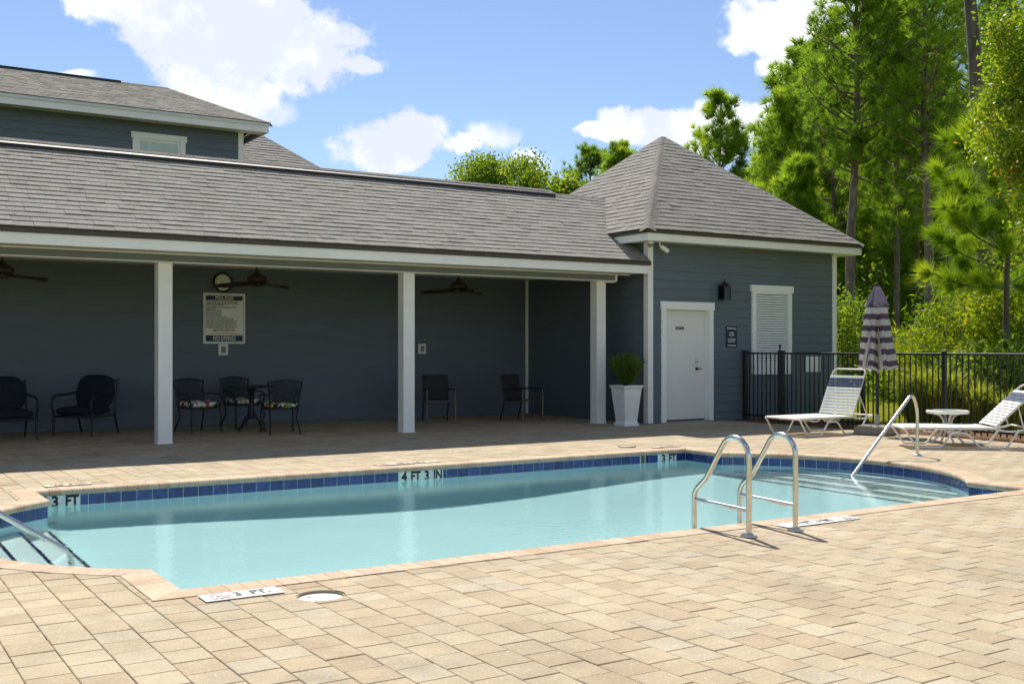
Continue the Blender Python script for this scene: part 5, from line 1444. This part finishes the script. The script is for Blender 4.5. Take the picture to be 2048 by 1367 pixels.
def pine(name, label, px, d, H, rad, cb, seed, nb=46, nt=11, nn=16, ln=.30, wd=.032, r0=.16, lean=(0, 0), mt=PINE, tone0=.45, bark=BARK, gaps=.0, group='pine trees beyond the fence', upper=.55, pos=None):
    r = np.random.default_rng(seed); b = at(px, d) if pos is None else pos
    nb = int(nb * 1.2); nt = int(nt * 1.25); nn = int(nn * 2.4); wd *= .56; ln *= 1.3
    t = thing(name, label, 'tree', (b[0], b[1], 0), 0, group)
    P = trunk_pts(b, H, lean, r); m = MB(); m.tube(P, [r0 * (1 - .8 * (i / (len(P) - 1)) ** 1.1) for i in range(len(P))], 10)
    lim = MB(); C = []; D = []; T = []
    for i in range(nb):
        q = (i + r.random()) / nb; z = cb + (1 - cb) * q; p0 = on_path(P, min(z, .99)); az = i * 2.39996 + r.normal(0, .4)
        prof = (math.sin(math.pi * min(1, (1 - q) * .78 + .12)) ** .8) * (1 - .55 * q * q)
        L_ = rad * max(.18, prof) * r.uniform(.6, 1.12); el = r.normal(.18 + .5 * q, .16)
        dv = np.array([math.cos(az) * math.cos(el), math.sin(az) * math.cos(el), math.sin(el)])
        pts = [p0]; cur = p0.copy(); cd = dv.copy(); ns = 5
        for k in range(ns):
            cd = unit(cd + np.array([0, 0, .09]) + r.normal(0, .11, 3)); cur = cur + cd * L_ / ns; pts.append(cur.copy())
        lim.tube([tuple(p) for p in pts], [max(.012, r0 * .26 * (1 - .8 * k / ns) * (1 - .5 * q)) for k in range(ns + 1)], 5, caps=False)
        if r.random() < gaps: continue
        side = unit(np.cross(cd, [0, 0, 1])); tb = np.clip(tone0 + r.normal(0, .16), 0, 1)
        for k in range(nt):
            w = .30 + .72 * (k + r.random()) / nt
            c = on_path(pts, min(w, 1)); sp = L_ * .30 * (1.15 - .5 * w)
            o = side * r.normal(0, sp * .8) + np.array([0, 0, abs(r.normal(0, sp * .45))]) + r.normal(0, .08, 3)
            C.append(c + o); D.append(unit(cd * .6 + unit(o + 1e-6) * .55 + np.array([0, 0, .45]))); T.append(tb + r.normal(0, .10))
            if r.random() < .35: lim.tube([tuple(c), tuple(c + o)], .008, 3, caps=False)
    obj('trunk', m, bark, t)
    obj('limbs', lim, bark, t)
    V, tn = tufts(np.array(C), np.array(D), nn, ln, wd, upper, np.array(T), r)
    tri_obj('crown', V, mt, t, tn)
    return t
def snag(t, px, d, z, side, r):
    """dead pale branch stub on a trunk"""
    x, y = at(px, d); e = RGT * side
    P = [(x, y, z), (x + e.x * .25, y + e.y * .25, z + .2), (x + e.x * .5, y + e.y * .5, z + .22), (x + e.x * .62, y + e.y * .62, z + .1)]
    obj('dead_branch', MB().tube(bend(P, .2, 4), .02, 6), TWIG, t)
pr2 = np.random.default_rng(4)
tz = topz
t1 = pine('pine_tree', 'tall pine whose bare trunk stands just right of the bathhouse eave', 1695, 38, tz(-40, 38), 3.2, .52, 11, 66, 12, 16, r0=.21, tone0=.42)
snag(t1, 1693, 38, tz(300, 38) - .3, -1, pr2)
pine('pine_tree', 'slender airy pine left of the tall trunk with the pale dead branch', 1662, 46, tz(70, 46), 2.8, .40, 12, 56, 10, 15, r0=.15, tone0=.45, gaps=.1)
pine('pine_tree', 'rounded pine rising behind the right slope of the bathhouse roof', 1435, 62, tz(205, 62), 3.7, .30, 13, 54, 13, 14, ln=.46, wd=.07, r0=.2, tone0=.6, gaps=.22)
pine('pine_tree', 'dark pine top left of the bathhouse roof peak', 1178, 78, tz(312, 78), 3.3, .45, 14, 40, 13, 14, ln=.45, wd=.07, r0=.2, tone0=.42, gaps=.3)
pine('pine_tree', 'bright pine top against the left slope of the bathhouse roof', 1243, 72, tz(292, 72), 2.7, .5, 15, 40, 12, 15, ln=.42, wd=.065, r0=.18, tone0=.55, gaps=.3)
pine('pine_tree', 'bushy light green pine at the left end of the wood', 1560, 47, tz(205, 47), 2.7, .25, 16, 62, 13, 16, r0=.14, tone0=.58)
pine('pine_tree', 'full pine filling the gap between the two slim trunks', 1640, 52, tz(150, 52), 3.0, .28, 17, 60, 13, 16, ln=.34, wd=.04, r0=.16, tone0=.50)
t8 = pine('pine_tree', 'tall pine with a long clear trunk behind the striped umbrella and a forked twig', 1853, 36, tz(-90, 36), 3.2, .50, 18, 64, 13, 16, r0=.19, tone0=.5)
snag(t8, 1850, 36, tz(365, 36), -1, pr2)
pine('pine_tree', 'middle pine with needles reaching the top of the picture', 1745, 48, tz(20, 48), 2.9, .38, 19, 60, 13, 16, ln=.34, wd=.038, r0=.16, tone0=.44)
pine('pine_tree', 'thin young pine trunk left of the tall trunk with a forked twig', 1832, 44, tz(60, 44), 2.3, .38, 20, 44, 12, 15, r0=.09, tone0=.55)
pine('pine_tree', 'broad pine whose crown meets the large leaning trunk from the left', 1800, 40, tz(-20, 40), 3.0, .34, 21, 64, 13, 16, r0=.13, tone0=.52)
pine('pine_tree', 'massive dark leaning pine trunk at the top right with drooping needle sprays', 1982, 26, 16.5, 2.4, .66, 22, 40, 13, 22, ln=.33, wd=.02, r0=.25, lean=(-.95, .45), tone0=.40, bark=BARKD)
pine('pine_tree', 'crowded pine behind the broadleaf tree at the right picture edge', 1935, 43, tz(-60, 43), 3.0, .35, 23, 58, 13, 16, r0=.17, tone0=.45)
pine('pine_tree', 'pine rising beyond the right picture edge', 2090, 40, tz(-60, 40), 3.0, .35, 24, 52, 13, 16, r0=.17, tone0=.45)
for i, (px, d, top, rad, tn, lb) in enumerate(((1535, 50, 290, 2.2, .6, 'short bright pine at the corner where roof and wood meet'), (1600, 42, 330, 2.0, .55, 'low bushy pine in front of the slim trunks above the roof edge'),
        (1600, 55, 110, 2.8, .45, 'pine filling the skyline left of the tallest crown'), (1710, 56, 80, 3.0, .4, 'deep green pine behind the tallest trunk'), (1770, 58, 120, 3.0, .35, 'shaded pine in the depth of the wood above the umbrella'),
        (1870, 54, 60, 3.0, .4, 'pine standing deep behind the long clear trunk'), (1760, 43, 330, 2.0, .55, 'small light pine under the crowns above the umbrella'), (2010, 50, 0, 3.2, .4, 'tall pine deep behind the broadleaf tree'))):
    pine('pine_tree', lb, px, d, tz(top, d), rad, .22, 200 + i, 56, 13, 16, ln=.36, wd=.042, r0=.13, tone0=tn)
# young long-needled pine close behind the fence
def young_pine():
    r = np.random.default_rng(31); b = at(2006, 21.0)
    t = thing('young_pine', 'young pine with long bright green needles and thin trunk behind the fence', 'tree', (b[0], b[1], 0))
    H = tz(150, 21); P = trunk_pts(b, H, (.05, -.05), r, 8, .05)
    obj('trunk', MB().tube(P, [.075 * (1 - .75 * i / 7) for i in range(8)], 9), BARKD, t)
    lim = MB(); C = []; D = []; T = []
    # limb ends seen in the photograph: (picture column, row, depth shift)
    ends = [(1905, 285, -.3), (1880, 350, .2), (1960, 230, .3), (1895, 420, -.4), (1862, 470, 0), (1935, 480, .5), (1985, 430, -.5), (2035, 330, .2), (2060, 450, .1), (1860, 545, -.2), (1905, 560, .3), (1960, 560, -.4), (2050, 560, .3),
            (2020, 250, -.4), (1990, 190, .1), (2030, 170, .4), (1930, 360, .5), (1975, 330, -.6), (2100, 500, .3), (2110, 380, -.3), (2080, 260, .2), (1935, 265, -.1), (1905, 395, .3), (1950, 425, -.2), (2010, 485, -.1), (1925, 525, .1), (2045, 400, -.2)]
    for (ex, ey, dd) in ends:
        d_ = 21.0 + dd * 1.6; x, y = at(ex, d_); e = np.array([x, y, tz(ey, d_)])
        zz = max(2.6, e[2] - .45 - .25 * r.random()); p0 = on_path(P, min(.97, zz / H)); L_ = np.linalg.norm(e - p0)
        mid = (p0 + e) / 2 + np.array([0, 0, -.08 * L_]); pts = [p0, mid, e]; lim.tube([tuple(p) for p in bend([tuple(p) for p in pts], .3, 4)], .016, 5, caps=False)
        dv = unit(e - mid); tb = r.uniform(.35, .85)
        for k in range(9):
            w = .62 + .40 * k / 8; c = on_path([np.array(p) for p in pts], min(w, 1)) + r.normal(0, .07, 3)
            C.append(c); D.append(unit(dv + np.array([0, 0, .25]) + r.normal(0, .2, 3))); T.append(tb + r.normal(0, .06))
    obj('limbs', lim, BARKD, t)
    V, tn = tufts(np.array(C), np.array(D), 105, .42, .011, .66, np.array(T), r)
    tri_obj('crown', V, PINEB, t, tn)
young_pine()
def clump_tree(name, label, cat, centre, rads, n_cl, per, L_, W_, mt, seed, base=None, trunk_r=.06, cl_r=.3, group=None, bark=BARKD, stems=1, flat=1.0):
    r = np.random.default_rng(seed); c = np.array(centre); b = centre[:2] if base is None else base
    t = thing(name, label, cat, (b[0], b[1], 0), 0, group)
    u = unit(r.normal(0, 1, (n_cl, 3))); rad = r.uniform(.35, 1.0, (n_cl, 1)) ** .5
    bump_ = 1 + .22 * np.sin(u[:, :1] * 5 + seed) * np.cos(u[:, 1:2] * 4.3) + .15 * np.sin(u[:, 2:3] * 7 + seed)
    cc = c + u * rad * bump_ * np.array(rads)
    cc = cc[cc[:, 2] > .05]; k = len(cc)
    tone = np.clip(r.normal(.5, .2, k), 0, 1)
    C = np.repeat(cc, per, 0) + r.normal(0, cl_r, (k * per, 3)) * np.array([1, 1, flat])
    C[:, 2] = np.maximum(C[:, 2], .02)
    V, tn = leaves(C, L_, W_, np.clip(np.repeat(tone, per) + r.normal(0, .12, k * per), 0, 1), r)
    tk = MB()
    for s in range(stems):
        o = r.normal(0, .1 * (stems > 1), 2); p0 = (b[0] + o[0], b[1] + o[1], -.1); top = c + np.array([r.normal(0, rads[0] * .3), r.normal(0, rads[1] * .3), rads[2] * .6])
        pts = [p0, tuple((np.array(p0) * .6 + top * .4) + r.normal(0, .1, 3)), tuple(top)]
        tk.tube(bend(pts, .4, 4), [trunk_r * (1 - .8 * i / 6) for i in range(7)] if len(bend(pts, .4, 4)) == 7 else trunk_r * .6, 7)
        for q in range(7):
            e = cc[r.integers(0, k)]; st = on_path([np.array(p) for p in pts], r.uniform(.35, .95)); tk.tube([tuple(st), tuple((st + e) / 2 + r.normal(0, .08, 3)), tuple(e)], trunk_r * .22, 4, caps=False)
    obj('trunk', tk, bark, t)
    tri_obj('crown', V, mt, t, tn, 4)
    return t
def P3(px, py, d): x, y = at(px, d); return (x, y, tz(py, d))
x, y = at(2118, 17.5)
clump_tree('broadleaf_tree', 'yellow-green broadleaf tree with rust tinged leaves at the right picture edge', 'tree', (x, y, tz(205, 17.5)), (1.2, 1.2, 2.2), 650, 64, .095, .045, BROAD, 41, trunk_r=.08, cl_r=.12)
clump_tree('oak_tree', 'round leafy green tree above the pavilion ridge', 'tree', P3(995, 395, 62), (3.1, 3.1, 2.5), 260, 90, .21, .12, MIDL, 42, base=at(995, 62), trunk_r=.25, cl_r=.30)
clump_tree('oak_tree', 'small leafy tree tip between the ridge and the dark pine top', 'tree', P3(1120, 405, 66), (1.8, 1.8, 1.3), 110, 60, .26, .15, MIDL, 43, base=at(1120, 66), trunk_r=.2, cl_r=.35)
clump_tree('feathery_shrub', 'tall feathery yellow-green shrub behind the fence post', 'shrub', P3(1915, 690, 24), (1.15, 1.15, 1.15), 150, 46, .18, .036, SHRUBY, 44, base=at(1915, 24), trunk_r=.035, cl_r=.20, stems=3, flat=.6)
clump_tree('feathery_shrub', 'loose yellow shrub with long arching sprays right of the umbrella', 'shrub', P3(1850, 725, 27), (.95, .95, .85), 90, 40, .19, .038, SHRUBY, 45, base=at(1850, 27), trunk_r=.03, cl_r=.22, stems=3, flat=.6)
clump_tree('leafy_shrub', 'leafy golden green shrub right of the young pine trunk', 'shrub', P3(2035, 640, 22.5), (.85, .85, 1.25), 130, 46, .12, .055, SHRUBY, 46, base=at(2035, 22.5), trunk_r=.035, cl_r=.18, stems=3)
clump_tree('leafy_shrub', 'low green shrub at the far lawn edge beside the bathhouse corner', 'shrub', P3(1705, 660, 34), (1.0, 1.0, 1.0), 70, 50, .15, .07, MIDL, 47, base=at(1705, 34), trunk_r=.03, cl_r=.25, stems=3)
clump_tree('leafy_shrub', 'bright green bush behind the umbrella at the lawn end', 'shrub', P3(1795, 760, 29), (.9, .9, .7), 80, 50, .14, .07, MIDL, 48, base=at(1795, 29), trunk_r=.03, cl_r=.22, stems=3)
clump_tree('leafy_shrub', 'dense dark leaved shrub low behind the fence under the young pine', 'shrub', P3(1985, 770, 20.5), (.95, .8, .7), 110, 50, .13, .05, MIDL, 49, base=at(1985, 20.5), trunk_r=.03, cl_r=.16, stems=3)
def grass_clump(label, px, d, h, w, n, seed, group='tall grass clumps behind the fence'):
    r = np.random.default_rng(seed); x, y = at(px, d); t = thing('tall_grass', label, 'grass', (x, y, 0), 0, group)
    az = r.uniform(0, 2 * np.pi, n); rr = w * .35 * np.sqrt(r.random(n)); base = np.stack([x + rr * np.cos(az), y + rr * np.sin(az), np.full(n, -.04)], 1)
    out = r.uniform(.1, 1, n) * w; hh = h * r.uniform(.55, 1.05, n); a2 = az + r.normal(0, .5, n)
    m1 = base + np.stack([np.cos(a2) * out * .35, np.sin(a2) * out * .35, hh * .72], 1); tip = base + np.stack([np.cos(a2) * out, np.sin(a2) * out, hh * r.uniform(.6, 1, n)], 1)
    sd = np.stack([-np.sin(a2), np.cos(a2), np.zeros(n)], 1) * .008
    V = np.stack([base - sd, base + sd, m1 + sd, m1 - sd], 1).reshape(-1, 3); V2 = np.stack([m1 - sd, m1 + sd, tip, tip], 1).reshape(-1, 3)
    tn = np.clip(r.normal(.5, .22, n), 0, 1)
    tri_obj('blades', V, GRASSM, t, tn, 4)
    VV = np.stack([m1 - sd, m1 + sd, tip], 1).reshape(-1, 3); tri_obj('blade_tips', VV, GRASSM, t, tn)
grass_clump('tall yellow grass clump behind the fence, left of the post by the side table', 1838, 19.5, 1.25, .55, 900, 51)
grass_clump('tall grass clump directly behind the fence post by the side table', 1893, 18.8, 1.2, .55, 900, 52)
grass_clump('short grass clump behind the fence right of the side table', 1950, 18.4, .95, .5, 800, 53)
grass_clump('low grass clump behind the raised back of the second lounger', 2010, 18.0, .8, .5, 700, 54)
grass_clump('slim grass clump at the lawn edge beyond the handrail', 1815, 22.5, 1.0, .4, 500, 55)
# planter bush
def rosemary():
    r = np.random.default_rng(61); n = 150; az = r.uniform(0, 2 * np.pi, n); el = np.clip(r.normal(1.2, .2, n), .92, 1.55)
    D = np.stack([np.cos(az) * np.cos(el), np.sin(az) * np.cos(el), np.sin(el)], 1); L_ = r.uniform(.38, .60, n)
    st = MB(); C = []; DD = []; T = []
    for i in range(n):
        p0 = np.array([11.99, 15.05, .66]) + np.array([D[i, 0] * .03, D[i, 1] * .03, 0])
        d0 = unit(D[i] + np.array([0, 0, .1])); e = p0 + d0 * L_[i] + np.array([0, 0, .03])
        st.tube([tuple(p0), tuple(e)], .0035, 3, caps=False)
        for k in range(16):
            C.append(p0 + (e - p0) * (.25 + .78 * k / 16)); DD.append(d0); T.append(r.normal(.4, .15))
    bu = thing('potted_bush', 'upright needle leaved green bush growing in the white planter', 'plant', (11.99, 15.05, .665))
    obj('stems', st, BARKD, bu)
    V, tn = tufts(np.array(C), np.array(DD), 8, .06, .010, .75, np.array(T), r)
    tri_obj('foliage', V, MIDL, bu, np.clip(tn * .9, 0, 1))
rosemary()
# lawn grass seen through the fence, undergrowth and the wood behind
n = 60000; r = np.random.default_rng(71)
pxs = r.uniform(1640, 2150, n); dd = 18.5 + 18 * r.random(n) ** 1.3
u = (pxs - 1024) / FPX; gx = dd * (s_ + u * c_); gy = dd * (c_ - u * s_)
ok = gx > 16.2; gx, gy = gx[ok], gy[ok]; n = len(gx)
a = r.uniform(0, 2 * np.pi, n); h = r.uniform(.03, .075, n)
b0 = np.stack([gx, gy, np.full(n, -.05)], 1); sd = np.stack([np.cos(a), np.sin(a), np.zeros(n)], 1) * .006
tp = b0 + np.stack([r.normal(0, .03, n), r.normal(0, .03, n), h], 1)
V = np.stack([b0 - sd, b0 + sd, tp], 1).reshape(-1, 3)
tag(tri_obj('grass', V, LAWN, None, r.random(n)), 'short mown grass blades of the lawn beyond the fence', kind='stuff')
def mass(name, label, regions, mt, L_, W_, seed, per=60, cl_r=.5):
    r = np.random.default_rng(seed); V = []; T = []
    for (p0, p1, d0, d1, z0, z1, n) in regions:
        px = r.uniform(p0, p1, n); d = r.uniform(d0, d1, n); u = (px - 1024) / FPX; z = z0 + (z1 - z0) * r.random(n) ** 1.15 * (.75 + .25 * np.sin(px * .05 + d))
        c = np.stack([d * (s_ + u * c_), d * (c_ - u * s_), z], 1); tone = np.clip(r.normal(.42, .22, n), 0, 1)
        C = np.repeat(c, per, 0) + r.normal(0, cl_r, (n * per, 3)); C[:, 2] = np.maximum(C[:, 2], .0)
        v, tn = leaves(C, L_, W_, np.clip(np.repeat(tone, per) + r.normal(0, .12, n * per), 0, 1), r); V.append(v); T.append(tn)
    return tag(tri_obj(name, np.concatenate(V), mt, None, np.concatenate(T), 4), label, kind='stuff')
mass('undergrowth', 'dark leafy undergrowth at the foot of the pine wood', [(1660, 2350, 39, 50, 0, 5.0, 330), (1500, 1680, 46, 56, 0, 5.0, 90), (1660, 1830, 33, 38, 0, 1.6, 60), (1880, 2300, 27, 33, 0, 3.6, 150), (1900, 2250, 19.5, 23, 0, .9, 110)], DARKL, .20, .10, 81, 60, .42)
def forest():
    r = np.random.default_rng(91); V = []; T = []; tr = MB()
    for i in range(90):
        px = r.uniform(1490, 2420); d = r.uniform(52, 95); x, y = at(px, d); H = tz(r.uniform(60, 330) if px > 1560 else r.uniform(330, 420), d) * 1.0
        rad = r.uniform(2.2, 3.4)
        tr.tube([(x, y, -.1), (x + r.normal(0, .2), y, H * .5), (x + r.normal(0, .3), y, H)], [.2, .14, .04], 6)
        n = 230; q = r.random(n) ** .8; z = H * (.22 + .78 * q); rr = rad * np.sqrt(r.random(n)) * (1 - .75 * q ** 2); az = r.uniform(0, 2 * np.pi, n)
        c = np.stack([x + rr * np.cos(az), y + rr * np.sin(az), z], 1); tone = np.clip(r.normal(.42, .2, n), 0, 1)
        v, tn = tufts(c, np.stack([np.cos(az) * .6, np.sin(az) * .6, np.full(n, .7)], 1), 16, .75, .12, .8, tone, r); V.append(v); T.append(tn)
    t = tag(tri_obj('forest', np.concatenate(V), PINE, None, np.concatenate(T)), 'dense green pine wood receding behind the nearer trees', kind='stuff')
    o = obj('forest_trunks', tr, BARKD, t); o['kind'] = 'stuff'
forest()
# slim trunks standing inside the wood's edge
for i, (px, d, top, rr, lb) in enumerate(((1785, 47, 180, .07, 'thin dark sapling trunk right of the umbrella top'), (1758, 52, 200, .06, 'pale thin sapling trunk just left of the umbrella top'), (1905, 34, 330, .17, 'stout shaded pine trunk between the forked pine and the young pine'), (1925, 45, 200, .12, 'dark straight trunk hidden behind the young pine needles'), (1722, 49, 120, .09, 'slim dark trunk midway between the bathhouse corner and the umbrella'),
        (1812, 53, 150, .08, 'slim pale trunk a little left of the long clear pine trunk'), (1880, 50, 160, .10, 'slim dark trunk close right of the long clear pine trunk'), (1960, 48, 160, .10, 'slim trunk standing behind the young pine, left of its stem'))):
    r = np.random.default_rng(100 + i); x, y = at(px, d)
    t = thing('bare_pine_trunk', lb, 'tree', (x, y, 0), 0, 'slim trunks at the edge of the wood')
    P = trunk_pts((x, y), tz(top, d), (0, 0), r, 7, .06); obj('trunk', MB().tube(P, [rr * (1 - .5 * k / 6) for k in range(7)], 8), BARKD if i else BARK, t)
    lm = MB()
    for k in range(9):
        p = on_path(P, r.uniform(.35, .98)); a = r.uniform(0, 6.28); lm.tube([tuple(p), tuple(p + np.array([math.cos(a) * .5, math.sin(a) * .5, .15]))], .012, 4, caps=False)
    obj('limbs', lm, BARKD, t)
